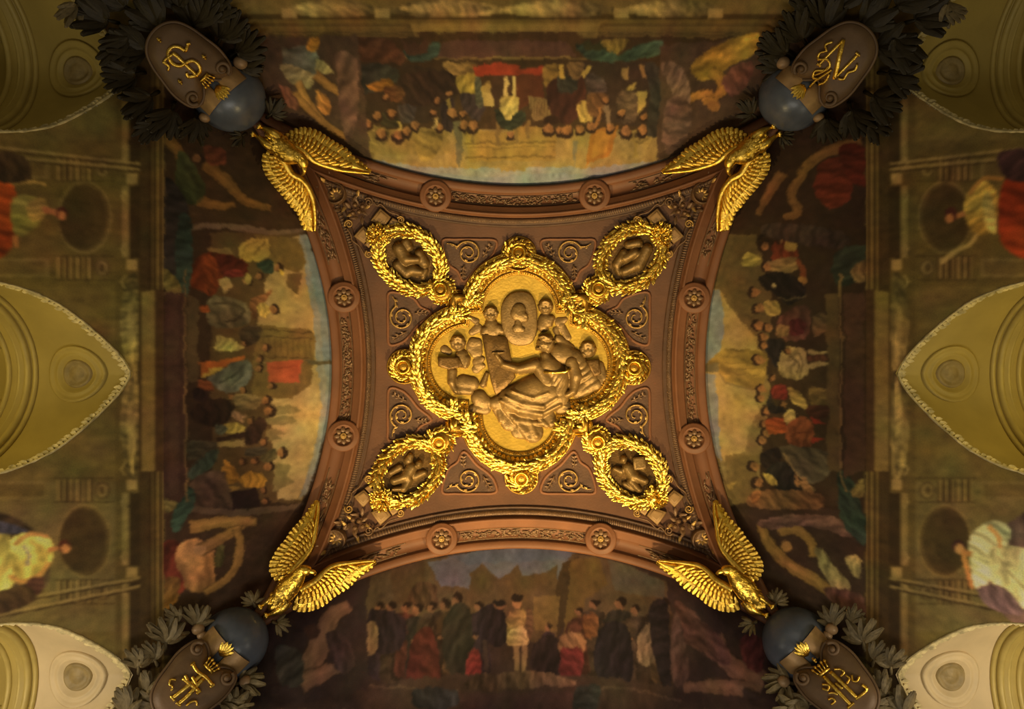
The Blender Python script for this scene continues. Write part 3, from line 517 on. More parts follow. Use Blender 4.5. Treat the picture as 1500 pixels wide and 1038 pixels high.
C.poly([(500, 190), (1000, 190), (990, 300), (520, 300)], (132, 112, 62)); C.poly([(520, 232), (560, 236), (640, 246), (860, 246), (960, 236), (1010, 228), (1010, 330), (500, 330)], (114, 122, 132)); C.poly([(540, 248), (700, 258), (980, 250), (980, 340), (520, 340)], (102, 118, 138))
C.poly(A1((130, 640), (620, 620), (640, 780), (150, 790)), (126, 106, 52)); C.poly(A1((720, 650), (1040, 650), (1040, 820), (740, 820)), (140, 112, 46)); C.poly(A2((0, 600), (260, 640), (260, 820), (0, 830)), (136, 108, 46))
for y in (715, 740, 800): C.line(A1((720, y), (1040, y)), 1.8, (104, 82, 34), 1, False); C.line(A2((0, y), (260, y)), 1.8, (104, 82, 34), 1, False)
for x in (760, 905, 1010): C.rect(*A1((x, 600))[0], *A1((x + 22, 720))[0], (110, 88, 44))
C.rect(*A2((85, 580))[0], *A2((112, 690))[0], (112, 90, 46)); C.poly(A1((655, 590), (700, 590), (705, 760), (692, 865), (685, 860), (665, 760)), (88, 84, 66)); C.poly(A2((355, 700), (385, 700), (368, 860)), (100, 100, 84)); C.poly(A1((915, 835), (1040, 840), (1030, 880), (930, 885)), (128, 108, 56)); C.poly(A2((0, 840), (85, 840), (80, 885), (20, 870)), (128, 108, 56))
C.sm(A1((420, 620), (480, 640), (590, 650), (560, 780), (490, 825), (440, 770)), (120, 100, 44)); C.sm(A1((160, 620), (280, 640), (250, 730), (170, 720)), (112, 94, 48)); C.poly(A2((460, 640), (620, 620), (575, 790), (430, 845)), (148, 92, 26)); C.poly(A2((490, 660), (590, 645), (555, 770), (460, 810)), (164, 112, 34), .8); C.line(A2((690, 660), (720, 720), (715, 800)), (6, 5, 7), (130, 110, 48)); C.sm(A2((700, 640), (820, 640), (800, 740), (730, 720)), (120, 102, 52))
C.poly(A1((80, 240), (360, 250), (620, 300), (680, 420), (640, 580), (420, 600), (330, 600), (120, 600)), (54, 40, 28)); C.poly(A2((420, 240), (800, 240), (880, 320), (860, 640), (640, 600), (440, 600), (200, 480), (260, 330)), (58, 42, 34))
C.sm(A1((90, 280), (220, 250), (320, 290), (310, 380), (120, 420)), (46, 48, 44)); C.sm(A1((160, 370), (270, 340), (310, 400), (180, 410)), (136, 86, 24)); C.sm(A1((360, 320), (640, 310), (680, 430), (460, 500), (340, 470)), (52, 34, 26)); C.sm(A1((250, 400), (360, 400), (350, 480), (280, 470)), (92, 52, 28)); C.sm(A1((670, 320), (780, 260), (790, 400), (740, 445), (680, 410)), (148, 126, 44)); C.sm(A1((600, 250), (780, 245), (780, 300), (640, 310)), (128, 100, 50)); C.sm(A1((590, 480), (660, 480), (650, 640), (590, 620)), (44, 32, 40)); C.sm(A1((690, 430), (800, 430), (835, 510), (800, 590), (720, 520)), (54, 44, 52)); C.line(A1((620, 460), (650, 540), (700, 560)), 5, (120, 100, 44)); C.sm(A1((780, 330), (820, 350), (820, 500), (790, 500)), (70, 76, 66))
C.poly(A1((815, 390), (870, 350), (895, 500), (830, 500)), (156, 132, 64)); C.poly(A1((820, 425), (885, 420), (895, 500), (830, 502)), (176, 152, 78)); C.sm(A1((250, 540), (330, 560), (320, 620), (240, 610)), (50, 46, 30)); C.sm(A1((340, 500), (430, 500), (420, 590), (350, 590)), (62, 54, 56)); C.poly(A1((540, 560), (560, 560), (550, 640), (535, 630)), (170, 150, 96)); C.line(A1((330, 590), (345, 620), (320, 640)), 4, (162, 138, 66))
heads(C, A1, [(155, 605, 9), (232, 660, 10), (330, 670, 11), (382, 652, 9), (430, 615, 9), (215, 560, 9), (300, 545, 8), (540, 540, 6), (572, 618, 8), (655, 545, 10), (715, 615, 9.5), (770, 618, 10), (715, 545, 7), (630, 430, 6), (265, 455, 6), (565, 470, 6)], UP)
C.poly(A1((775, 265), (940, 250), (1040, 262), (1040, 320), (790, 320)), (162, 46, 26)); C.poly(A2((0, 290), (180, 272), (185, 318), (0, 318)), (162, 46, 26)); C.poly(A1((880, 320), (1040, 320), (1040, 520), (890, 520)), (68, 46, 32)); C.poly(A2((0, 320), (180, 318), (180, 470), (20, 520)), (92, 42, 26))
C.line(A1((965, 325), (958, 440), (965, 570)), (4, 6, 10), (190, 170, 104)); C.line(A1((1012, 325), (1010, 440), (985, 570)), (4, 6, 10), (190, 170, 104)); C.sm(A1((930, 450), (1030, 450), (1025, 540), (965, 590), (930, 540)), (190, 164, 82)); C.sm(A1((890, 520), (940, 540), (970, 585), (1040, 560), (1060, 600), (980, 640), (920, 610)), (40, 50, 38)); C.sm(A2((0, 560), (60, 520), (80, 580), (0, 640)), (40, 50, 38)); heads(C, A1, [(985, 668, 8)], UP)
C.sm(A2((185, 270), (270, 280), (260, 400), (190, 380)), (124, 100, 42)); C.poly(A2((90, 450), (220, 455), (230, 540), (200, 580), (120, 580)), (122, 100, 60)); 
for x in range(110, 220, 16): C.line(A2((x, 460), (x + 3, 560)), 1.2, (86, 68, 40), 1, False)
C.sm(A2((270, 340), (400, 330), (430, 470), (350, 600), (240, 560), (200, 400)), (66, 32, 28)); C.sm(A2((270, 330), (380, 340), (360, 420), (280, 420)), (44, 46, 44)); C.line(A2((292, 265), (295, 300), (290, 345)), (6, 7, 9), (176, 148, 58)); C.line(A2((460, 265), (440, 300), (405, 335)), (6, 7, 9), (176, 148, 58)); C.sm(A2((330, 250), (420, 250), (400, 330), (350, 330)), (112, 84, 50)); C.sm(A2((385, 500), (430, 470), (470, 580), (400, 590)), (166, 138, 66)); C.sm(A2((440, 320), (540, 340), (540, 430), (450, 440)), (74, 60, 62)); C.sm(A2((440, 440), (560, 440), (540, 540), (460, 560)), (96, 64, 38)); C.poly(A2((640, 270), (680, 270), (672, 350), (640, 350)), (140, 116, 62)); C.poly(A2((740, 260), (790, 280), (800, 335), (760, 335)), (136, 104, 56)); C.poly(A2((640, 430), (690, 375), (725, 368), (700, 410), (650, 435)), (158, 136, 66)); C.poly(A2((715, 420), (780, 418), (775, 500), (740, 540)), (166, 142, 68)); C.sm(A2((620, 430), (720, 420), (730, 560), (640, 590)), (86, 66, 54)); C.sm(A2((780, 260), (880, 300), (880, 640), (790, 660), (800, 400)), (50, 46, 44)); C.line(A2((550, 460), (560, 560), (570, 640)), 6, (112, 92, 74)); C.line(A2((520, 500), (515, 560), (480, 620)), 5, (148, 96, 46))
heads(C, A2, [(215, 640, 10), (278, 640, 8), (318, 645, 10), (395, 640, 9), (460, 625, 9), (570, 635, 8), (665, 648, 11), (760, 640, 11), (770, 560, 7), (640, 545, 7), (550, 465, 6)], UP); C.ell(*A2((230, 580))[0], 12, 6, (50, 28, 20))
C.poly([(608, 48), (640, 46), (836, 46), (866, 60), (860, 84), (640, 84), (628, 66)], (76, 50, 26)); C.poly([(646, 60), (830, 60), (848, 84), (640, 85)], (92, 58, 50)); C.line([(520, 84), (640, 86), (760, 85), (860, 86)], 2.6, (128, 102, 54)); C.sm([(600, 88), (596, 72), (640, 60), (636, 86)], (48, 72, 66)); C.sm([(845, 62), (905, 82), (900, 90), (860, 86)], (48, 72, 62)); C.sm([(905, 84), (935, 66), (970, 60), (965, 80), (920, 90)], (50, 78, 64)); C.poly([(590, 58), (600, 66), (606, 58), (614, 66), (622, 58), (630, 62), (624, 78), (596, 80)], (82, 50, 36)); C.poly([(852, 60), (862, 56), (870, 64), (880, 58), (890, 66), (888, 74), (858, 74)], (54, 56, 30)); C.sm([(880, 60), (920, 58), (902, 80)], (122, 98, 38)); C.sm([(500, 56), (570, 58), (594, 90), (560, 92), (500, 84)], (78, 46, 30))
C.poly([(385, 52), (522, 52), (545, 240), (440, 215), (385, 150)], (74, 54, 44)); C.poly([(968, 66), (1130, 52), (1120, 160), (1050, 215), (962, 236)], (78, 56, 44))
C.sm([(414, 72), (462, 70), (463, 104), (448, 112), (424, 110)], (92, 98, 90)); C.sm([(412, 95), (460, 108), (455, 128), (430, 125)], (138, 124, 86)); C.sm([(450, 72), (452, 56), (465, 52), (468, 62), (462, 74)], (176, 108, 28)); C.sm([(466, 86), (486, 100), (484, 108), (464, 104)], (150, 140, 90)); C.nude([(((436, 120), (452, 150), (475, 180), (505, 200)), (1, 1, .6)), (((462, 108), (482, 125), (503, 140), (508, 160)), (1, .9, .5)), (((430, 138), (450, 158), (470, 178)), (.9, .8, .6))], (150, 102, 48), 13); C.sm([(464, 132), (484, 148), (482, 166), (468, 160)], (176, 108, 44)); C.sm([(492, 78), (522, 90), (524, 170), (505, 205), (495, 120)], (104, 72, 64)); C.sm([(410, 125), (430, 135), (440, 160), (424, 158)], (128, 76, 60))
C.sm([(1016, 90), (1060, 62), (1112, 48), (1104, 78), (1066, 100), (1040, 118), (1020, 116)], (172, 126, 36)); C.nude([(((1040, 105), (1062, 120), (1050, 140), (1030, 150)), (1.1, 1, .7)), (((985, 150), (1015, 142), (1045, 135)), (.6, .8, .9))], (172, 116, 40), 13); C.sm([(968, 92), (1000, 100), (1012, 140), (1000, 170), (980, 130)], (112, 84, 74)); C.sm([(975, 150), (1010, 150), (1006, 200), (975, 225)], (96, 70, 62)); C.ell(1046, 155, 9, 9, (160, 100, 42)); C.sm([(1060, 110), (1100, 90), (1095, 125), (1070, 140)], (110, 62, 56))
C.finish(); PAINT['top'] = C

# -------------------------------- bottom cove
C = Canvas('bottom', (52, 38, 30)); UP = (0, -1)  # drawn darker than the other coves, shade included in the paint
C.rect(230, 780, 1280, 1120, (58, 42, 36)); C.rect(230, 1030, 1280, 1140, (62, 46, 38)); C.rect(330, 1040, 1200, 1046, (96, 74, 50))
C.poly(AB((250, 250), (440, 190), (780, 140), (1090, 190), (1300, 270), (1310, 400), (220, 420)), (84, 68, 44)); C.poly(AB((450, 200), (700, 150), (920, 160), (960, 200), (920, 300), (500, 290)), (84, 92, 104)); C.poly(AB((520, 180), (760, 140), (1000, 150), (940, 190), (600, 210)), (76, 92, 110)); C.poly(AB((1090, 190), (1290, 270), (1290, 330), (1110, 300)), (82, 78, 60))
C.poly(AB((600, 240), (640, 210), (665, 230), (700, 260), (740, 240), (770, 205), (790, 250), (870, 240), (910, 210), (920, 480), (600, 480)), (82, 64, 40)); C.poly(AB((930, 200), (990, 180), (970, 320), (910, 480), (905, 300)), (62, 46, 28)); C.poly(AB((960, 190), (1060, 190), (1090, 280), (1010, 330), (980, 480), (930, 480)), (92, 72, 34)); C.poly(AB((320, 230), (440, 190), (440, 330), (330, 350)), (80, 60, 36)); C.sm(AB((390, 350), (400, 290), (450, 265), (485, 300), (480, 370)), (74, 50, 34)); C.poly(AB((820, 320), (920, 320), (910, 440), (830, 440)), (104, 82, 42))
rngc = [(52, 38, 44), (62, 48, 36), (80, 44, 34), (44, 42, 36), (70, 54, 42), (50, 36, 28), (84, 62, 40)]
for i, (x, yb, yt) in enumerate(((280, 600, 345), (320, 610, 345), (372, 600, 345), (410, 610, 355), (465, 600, 345), (510, 610, 335), (550, 620, 318), (630, 600, 345), (1040, 600, 335), (985, 590, 370), (1130, 620, 330), (1185, 610, 355), (1255, 620, 340), (1285, 620, 335), (880, 580, 425), (1080, 600, 420))):
    (px, pb), (_, pt) = AB((x, yb), (x, yt)); C.fig(px, pb, pb - pt, UP, rngc[i % 7], (126, 84, 54), (40, 26, 20), .95)
C.sm(AB((240, 380), (300, 370), (370, 400), (360, 500), (270, 520)), (42, 32, 38)); C.sm(AB((225, 430), (265, 420), (272, 510), (228, 520)), (124, 100, 64)); C.sm(AB((400, 470), (470, 440), (490, 640), (380, 640)), (84, 34, 30)); C.sm(AB((530, 360), (600, 370), (610, 600), (540, 620), (500, 480)), (46, 44, 34)); C.sm(AB((590, 540), (630, 510), (640, 600), (590, 620)), (120, 36, 36)); C.sm(AB((630, 380), (700, 350), (730, 400), (720, 500), (640, 480)), (36, 26, 32)); C.ell(*AB((705, 352))[0], 9, 8, (112, 74, 48)); C.ell(*AB((704, 345))[0], 10, 5, (30, 22, 22)); C.line(AB((650, 480), (660, 590)), 7, (60, 46, 40), 1, False)
C.line(AB((765, 480), (768, 600)), (9, 6), (132, 104, 66), 1, False); C.line(AB((795, 480), (790, 600)), (9, 6), (132, 104, 66), 1, False); C.sm(AB((740, 380), (800, 375), (815, 440), (790, 460), (740, 450)), (128, 100, 52)); C.sm(AB((735, 450), (760, 430), (800, 440), (808, 485), (735, 490)), (172, 144, 84)); C.ell(*AB((768, 345))[0], 7, 9, (150, 104, 62)); C.ell(*AB((768, 328))[0], 9, 6, (34, 24, 20)); C.sm(AB((800, 360), (825, 390), (820, 470), (802, 450)), (92, 64, 42)); C.sm(AB((830, 480), (920, 470), (925, 590), (820, 590)), (38, 28, 30)); C.sm(AB((930, 460), (1000, 455), (1005, 520), (920, 520)), (124, 90, 58)); C.sm(AB((925, 510), (1000, 510), (990, 610), (930, 610)), (104, 34, 38)); C.sm(AB((1060, 440), (1160, 430), (1170, 620), (1050, 600)), (34, 28, 34)); C.sm(AB((1210, 430), (1260, 430), (1280, 540), (1200, 560)), (112, 94, 66)); C.sm(AB((1230, 370), (1300, 360), (1310, 640), (1280, 640)), (38, 30, 32)); C.sm(AB((1000, 400), (1050, 390), (1050, 460), (1010, 460)), (112, 66, 36))
C.poly(AB((200, 640), (560, 600), (1000, 600), (1320, 640), (1320, 730), (200, 730)), (66, 50, 40)); C.sm(AB((640, 600), (900, 595), (960, 640), (600, 650)), (88, 68, 48)); C.line(AB((240, 640), (420, 650), (560, 660)), 3, (92, 72, 52)); C.line(AB((1060, 650), (1180, 650), (1350, 700)), 3, (92, 72, 56)); C.sm(AB((400, 650), (540, 650), (560, 710), (420, 720)), (44, 48, 50)); C.sm(AB((980, 650), (1060, 640), (1050, 720), (970, 720)), (42, 50, 44)); C.poly(AB((560, 665), (970, 665), (970, 730), (580, 730)), (72, 50, 44))
C.poly([(400, 880), (535, 840), (540, 1010), (380, 1040)], (58, 44, 40)); C.poly([(1000, 830), (1120, 880), (1140, 1040), (985, 1010)], (62, 46, 40))
C.nude([(((450, 985), (470, 940), (485, 905), (512, 885)), (1.5, 1.2, .7)), (((440, 1000), (475, 985), (500, 975)), (1.2, 1, .7))], (120, 88, 60), 22); C.ell(458, 925, 10, 11, (70, 46, 34)); C.sm([(478, 925), (505, 930), (520, 970), (500, 985), (484, 960)], (70, 52, 48)); C.sm([(405, 945), (440, 955), (445, 1000), (410, 1000)], (64, 66, 54))
C.nude([(((1120, 1000), (1085, 985), (1060, 960), (1050, 930)), (1.5, 1.3, .9)), (((1090, 1010), (1040, 1005), (1000, 1008)), (1.1, .9, .6))], (116, 84, 60), 22); C.sm([(990, 880), (1020, 900), (1070, 950), (1060, 975), (1020, 950), (995, 930)], (96, 62, 52)); C.sm([(1085, 930), (1120, 940), (1115, 985), (1090, 970)], (92, 40, 40)); C.sm([(985, 900), (1000, 920), (1010, 990), (985, 1000)], (84, 62, 52))
C.finish(); PAINT['bottom'] = C
# ================================================================ the shell: cap, coves, murals, arch bands
SIDES = ('left', 'top', 'right', 'bottom')          # as seen looking up; outward directions in room coordinates
OUT = {'left': (-1, 0), 'right': (1, 0), 'top': (0, -1), 'bottom': (0, 1)}
def side_xy(side, u, R):                             # u along the wall, R outward
    ox, oy = OUT[side]
    return (ox * R, u) if ox else (u, oy * R)
def rim(th):
    m = np.maximum(np.abs(np.cos(th)), np.abs(np.sin(th))); c0 = CB - CS * H0
    return (m - np.sqrt(m * m - 4 * CS * KD * c0)) / (2 * CS * KD)
# cap of the vault
th = np.linspace(0, 2 * math.pi, 361)[:-1]; rb = rim(th)
fr = np.concatenate([[1e-5], np.linspace(0.05, 1.012, 24)])
gx = fr[:, None] * (rb * np.cos(th))[None]; gy = fr[:, None] * (rb * np.sin(th))[None]
mb = MB(); mb.grid(N(gx, gy, H0 - KD * (gx ** 2 + gy ** 2)), closed_v=True)
ceiling = tag(mb.build('ceiling', 'cap_ground'), kind='structure')

# ---- painted coves
def side_of_arch(s):                                 # s in [-1,1]: foot of the arch on the column u = s * R
    lo = np.full(np.shape(s), 9.0); hi = np.full(np.shape(s), 12.5)
    for _ in range(40):
        z = (lo + hi) / 2; R = CB - CS * z; f = H0 - KD * R * R * (1 + s * s) - z
        lo = np.where(f > 0, z, lo); hi = np.where(f > 0, hi, z)
    return lo
MURAL_LABEL = {
    'left': 'painted lunette mural of a robed crowd with orange cloaks before a pale city',
    'top': 'painted lunette mural with a white-stockinged man on a red-carpeted dais among courtiers',
    'right': 'painted lunette mural with an ochre church dome behind a crowd in red coats',
    'bottom': 'dim violet-brown lunette mural with a pale-skirted man standing among dark courtiers'}
def colour_at(side, P):                              # look the painted design up at world points
    return PAINT[side](P)
for side in SIDES:
    cols, rows = 600, 168
    s = np.linspace(-1, 1, cols); zt = side_of_arch(s)
    t = np.linspace(0, 1, rows)
    Z = MURAL_Z + (zt[:, None] + 0.004 - MURAL_Z) * t[None]; R = CB - CS * Z; u = s[:, None] * R
    x, y = side_xy(side, u, R); P = N(x, y, Z).reshape(-1, 3)
    idx = np.arange(cols * rows).reshape(cols, rows)
    q = np.stack([idx[:-1, :-1], idx[1:, :-1], idx[1:, 1:], idx[:-1, 1:]], -1).reshape(-1, 4)
    o = fast_mesh('mural', P, q, 'mural_paint', None, colour_at(side, P))
    tag(o, MURAL_LABEL[side], 'mural')

# ---- arched recesses cut through the left and right coves: pointed half profile (half width, drop below crown)
CROWN = 9.46
PROF = np.array([(0, 0), (.14, .05), (.30, .13), (.55, .30), (.80, .50), (1.0, .70), (1.15, .96), (1.24, 1.3), (1.28, 1.7), (1.28, 2.2)])
PROFS = smooth_path(PROF, 40)
BAYS = (-4.30, 0.0, 4.30)
def in_hole(u, Z):
    w = np.interp(CROWN - Z, PROFS[:, 1], PROFS[:, 0], left=-1, right=1.28)
    h = np.zeros(u.shape, bool)
    for b in BAYS: h |= np.abs(u - b) < w
    return h
for side in SIDES:
    lr = side in ('left', 'right'); zlo = 7.3 if lr else 8.6
    rows = 150 if lr else 60; cols = 620
    s = np.linspace(-1, 1, cols); t = np.linspace(0, 1, rows)
    Z = (zlo + (MURAL_Z - zlo) * t)[None] + 0 * s[:, None]; R = CB - CS * Z; u = s[:, None] * R
    x, y = side_xy(side, u, R); P = N(x, y, Z)
    idx = np.arange(cols * rows).reshape(cols, rows)
    q = np.stack([idx[:-1, :-1], idx[1:, :-1], idx[1:, 1:], idx[:-1, 1:]], -1)
    if lr:
        uc = (u[:-1, :-1] + u[1:, 1:]) / 2; zc = (Z[:-1, :-1] + Z[1:, 1:]) / 2
        q = q[~in_hole(uc, zc)]
    q = q.reshape(-1, 4); used, inv = np.unique(q, return_inverse=True); Pf = P.reshape(-1, 3)[used]
    o = fast_mesh('wall_' + side, Pf, inv.reshape(-1, 4), 'wall_paint', None, colour_at(side, Pf)); tag(o, kind='structure')
    WALL = globals().setdefault('WALL', {}); WALL[side] = o

# ---- the arched window recesses themselves
def full_prof(k=1.0, drop=0.0):                      # both halves, from one springing over the crown to the other
    h = np.stack([PROFS[:, 0] * k, CROWN - drop - PROFS[:, 1]], 1)
    return np.concatenate([(h * [-1, 1])[::-1], h[1:]])
_ph = np.concatenate([np.linspace(0, math.pi / 2, 32), np.full(8, math.pi / 2)])
ROUND = np.stack([1.22 * np.sin(_ph), 1.30 * (1 - np.cos(_ph)) + np.concatenate([np.zeros(32), np.linspace(.11, .9, 8)])], 1)
def round_prof(k=1.0, drop=0.0):
    h = np.stack([ROUND[:, 0] * k, CROWN - drop - ROUND[:, 1]], 1)
    return np.concatenate([(h * [-1, 1])[::-1], h[1:]])
def soffit_drop(u, f):                               # drop of the soffit below its crown, f = 0 at the groin, 1 at the back arch
    u = np.abs(u); return (1 - f) * np.interp(u, PROFS[:, 0], PROFS[:, 1]) + f * np.interp(u, ROUND[:32, 0], ROUND[:32, 1])
nwin = 0
for side in ('left', 'right'):
    sx = OUT[side][0]
    for bi, b in enumerate(BAYS):
        nwin += 1
        w = bpy.data.objects.new('window_%d' % nwin, None); COL.objects.link(w)
        base = N(sx * 5.9, b, 7.3); w.location = base.tolist(); w['_w'] = [float(v) for v in base]; tag(w, kind='structure')
        pm = 'vault_plaster_daylit' if b > 1 else 'vault_plaster'
        p = full_prof()
        # soffit from the ragged groin back to the arch moulding
        pr_ = round_prof(1.0, 0.0); R0 = CB - CS * p[:, 1]; R1 = np.maximum(6.62, R0 + 0.02)
        g = np.stack([N(sx * (R0 + (R1 - R0) * f), b + p[:, 0] * (1 - f) + pr_[:, 0] * f, p[:, 1] * (1 - f) + pr_[:, 1] * f) for f in np.linspace(-0.01, 1, 14)], 1)
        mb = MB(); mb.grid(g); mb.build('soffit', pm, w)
        # ragged edge along the groin
        mb = MB(); pts = resample(np.stack([CB - CS * p[:, 1], b + p[:, 0], p[:, 1]], 1), 110)
        jit = RNG.uniform(0.0, 0.055, len(pts)); wid = RNG.uniform(0.012, 0.022, len(pts))
        mb.tube(N(sx * (pts[:, 0] + 0.012), pts[:, 1], pts[:, 2] - 0.005), wid, 6)
        for i in range(2, len(pts) - 2):
            a = N(sx * (pts[i, 0] + 0.01), pts[i, 1], pts[i, 2] - 0.01); sl = 0.09 + jit[i]
            e = N(sx * (pts[i, 0] + sl), pts[i, 1] + RNG.uniform(-.02, .02), pts[i, 2] - 0.008)
            mb.leaf(a, e, 0.07, DOWN, 0.10)
        mb.build('groin_edge', 'groin_edge', w)
        # arch mouldings at the back of the soffit
        q = round_prof(0.955, 0.045)
        for k, (xx, rr, kk, dd) in enumerate(((6.62, .035, .985, .012), (6.70, .05, .95, .05), (6.79, .028, .92, .08), (6.92, .04, .90, .10))):
            q = round_prof(kk, dd); mb = MB(); mb.tube(N(np.full(len(q), sx * xx), b + q[:, 0], q[:, 1]), rr, 8); mb.build('arch_moulding', 'vault_moulding', w)
        # step and inner barrel behind the mouldings
        qa = round_prof(1.0, 0.0); qb = round_prof(0.90, 0.10)
        mb = MB(); mb.grid(np.stack([N(sx * np.full(len(q_), xx), b + q_[:, 0], q_[:, 1]) for q_, xx in ((qa, 6.60), (qb, 6.74), (qb, 6.95), (round_prof(.93, .07), 6.98), (round_prof(.93, .07), 9.4))], 1))
        mb.build('inner_barrel', 'vault_plaster', w)
        qe = round_prof(.93, .07); mb = MB()
        mb.grid(np.stack([N(sx * np.full(len(qe), 9.4), b + qe[:, 0] * f, qe[:, 1]) for f in (1, .5, 0)], 1)); mb.build('end_wall', 'vault_plaster', w)
        # raised ribs along the barrel
        for f in (-0.40, 0.40):
            uu = f * 1.0; zz = np.interp(abs(uu) / 0.93, ROUND[:32, 0], ROUND[:32, 1]); zc = CROWN - .07 - zz - 0.012
            mb = MB()
            for off, r_ in ((-0.028, .016), (0.028, .016)):
                mb.tube(N(np.linspace(sx * 7.0, sx * 9.38, 6), np.full(6, b + uu + off), np.full(6, zc + (-off if f > 0 else off) * .6)), r_, 6)
            mb.build('rib', 'vault_moulding', w)
        # turned medallion following the soffit
        def soft_lathe(prof, nseg):
            g = []
            for r_, h_ in prof:
                t_ = np.arange(nseg) / nseg * 2 * math.pi; u_ = r_ * np.cos(t_); x_ = 6.03 + r_ * np.sin(t_)
                f_ = np.clip((x_ - 5.35) / 1.27, 0, 1); g.append(N(sx * x_, b + u_, CROWN - soffit_drop(u_, f_) - h_))
            m_ = MB(); m_.grid(np.array(g), closed_v=True); return m_
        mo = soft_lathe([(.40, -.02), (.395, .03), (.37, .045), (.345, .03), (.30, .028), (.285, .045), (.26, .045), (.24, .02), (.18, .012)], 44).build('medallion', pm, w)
        soft_lathe([(.205, .010), (.19, .04), (.165, .05), (.14, .02), (.09, .04), (.06, .06), (.004, .065)], 32).build('medallion_boss', 'vault_medallion', mo)

# ---- arch bands round the cap, each with three relief strips
def band_pts(side, d, h, th):
    r = rim(th); x = r * np.cos(th); y = r * np.sin(th)
    tx = np.gradient(x); ty = np.gradient(y); l = np.hypot(tx, ty); nx, ny = -ty / l, tx / l
    sg = np.sign(-(nx * x + ny * y)); nx, ny = nx * sg, ny * sg
    x, y = x + d * nx, y + d * ny
    ox, oy = OUT[side]; a = np.abs(x if ox else y); b = y if ox else x
    b = np.clip(b, -a, a)
    if ox: y = b
    else: x = b
    return N(x, y, H0 - KD * (x * x + y * y) - h)
ARC = {'right': 0.0, 'bottom': math.pi / 2, 'left': math.pi, 'top': -math.pi / 2}
ROSETTES = {'left': ((504, 435), (503, 638)), 'right': ((1017, 436), (1017, 642)), 'top': ((638, 287), (871, 286)), 'bottom': ((647, 789), (880, 789))}
ROS_LABEL = {'left': 'beside the orange-cloak mural', 'right': 'beside the church-dome mural',
             'top': 'beside the red-carpet mural', 'bottom': 'beside the dim violet-brown mural'}
BP = [(-.02, -.02), (0, .07), (.02, .11), (.045, .125), (.13, .125), (.145, .10), (.155, .05), (.355, .05), (.365, .10), (.38, .125),
      (.475, .125), (.485, .15), (.51, .155), (.525, .13), (.53, .06), (.555, .05)]
BP2 = [(.55, .04), (.565, .075), (.60, .085), (.64, .06), (.655, .03), (.675, .045), (.695, .045), (.71, -.01)]
for k, side in enumerate(SIDES):
    tc = ARC[side]; ths = np.linspace(tc - math.pi / 4, tc + math.pi / 4, 121)
    mb = MB(); mb.grid(np.stack([band_pts(side, d, h, ths) for d, h in BP], 1)); tr = mb.build('trim_%d' % (k + 1), 'terracotta'); tag(tr, kind='structure')
    mb = MB(); mb.grid(np.stack([band_pts(side, d, h, ths) for d, h in BP2], 1)); mb.build('inner_moulding', 'terracotta_dark', tr)
    # carved leaf-tip row on the inner moulding (too small to tell apart singly)
    mb = MB(); tl = np.linspace(tc - .70, tc + .70, 190)
    A_ = band_pts(side, .558, .075, tl); B_ = band_pts(side, .65, .075, tl + .002)
    for a, e in zip(A_, B_): mb.leaf(a, e, 0.028, DOWN, 0.25)
    tag(mb.build('leaf_tip_row', 'brown_relief', tr), kind='stuff')
    # relief strips between the rosettes
    ang = []
    for (rx, ry) in ROSETTES[side]:
        x, y, _ = room_xy(rx, ry); a = math.atan2(float(y), float(x)); ang.append((a - tc + math.pi) % (2 * math.pi) - math.pi + tc)
    ang.sort(); gp = 0.088
    for a0, a1 in ((tc - .74, ang[0] - gp), (ang[0] + gp, ang[1] - gp), (ang[1] + gp, tc + .74)):
        n = max(int((a1 - a0) * 190), 12); tt = np.linspace(a0, a1, n); mm = 12; dd = np.linspace(.175, .335, mm)
        mb = MB(); mb.grid(np.stack([band_pts(side, d, h, tt) for d, h in ((.16, .045), (.175, .065), (.185, .05), (.325, .05), (.335, .065), (.35, .045))], 1)); rs = mb.build('relief_strip', 'brown_relief', tr)
        mb = MB(); nl = max(int((a1 - a0) * 300), 20)
        for i in range(nl):
            tq = RNG.uniform(a0 + .02, a1 - .04); dq = RNG.uniform(.20, .31); dt = RNG.uniform(-.028, .028); d2 = np.clip(dq + RNG.uniform(-.06, .06), .19, .32)
            pa = band_pts(side, dq, .055, np.array([tq, tq + dt, tq + 2 * dt])); pb = band_pts(side, d2, .075, np.array([tq, tq + dt, tq + 2 * dt]))
            mb.leaf(pa[0], pb[1], .035, DOWN, .25)
        tag(mb.build('strip_foliage', 'brown_relief', rs), kind='stuff')
    for (rx, ry) in ROSETTES[side]:
        c = S(rx, ry, 0.12)
        ro = thing('rosette', c, 'carved flower rosette %s, nearer the eagle of the %s' % (ROS_LABEL[side], {(-1, -1): 'S', (1, -1): 'N', (-1, 1): 'crossed bars', (1, 1): 'double L'}[(1 if rx > 760 else -1, 1 if ry > 537 else -1)]), 'rosette', 'rosettes on the arch band ' + ROS_LABEL[side])
        x, y, z = room_xy(rx, ry); nrm = np.array([-2 * KD * x, -2 * KD * y / YS, -1.0]); nrm /= np.linalg.norm(nrm)
        mb = MB(); mb.lathe(c, nrm, [(.275, -.08), (.27, .02), (.245, .035), (.205, .035), (.195, .045), (.175, .045), (.165, .01), (.05, .005)], 36); mb.build('border', 'terracotta', ro)
        a = np.cross(nrm, [0, 1, 0.2]); a /= np.linalg.norm(a); bb = np.cross(nrm, a)
        for i in range(8):
            t = i * math.pi / 4; dv = a * math.cos(t) + bb * math.sin(t)
            mb = MB(); mb.leaf(c + dv * .045 + nrm * .03, c + dv * .155 + nrm * .035, .085, nrm, .28); mb.build('petal', 'brown_relief', ro)
        mb = MB(); mb.lathe(c, nrm, [(.055, .02), (.055, .05), (.04, .06), (.03, .05), (.02, .065), (.002, .075)], 14); mb.build('bud', 'brown_highlight', ro)
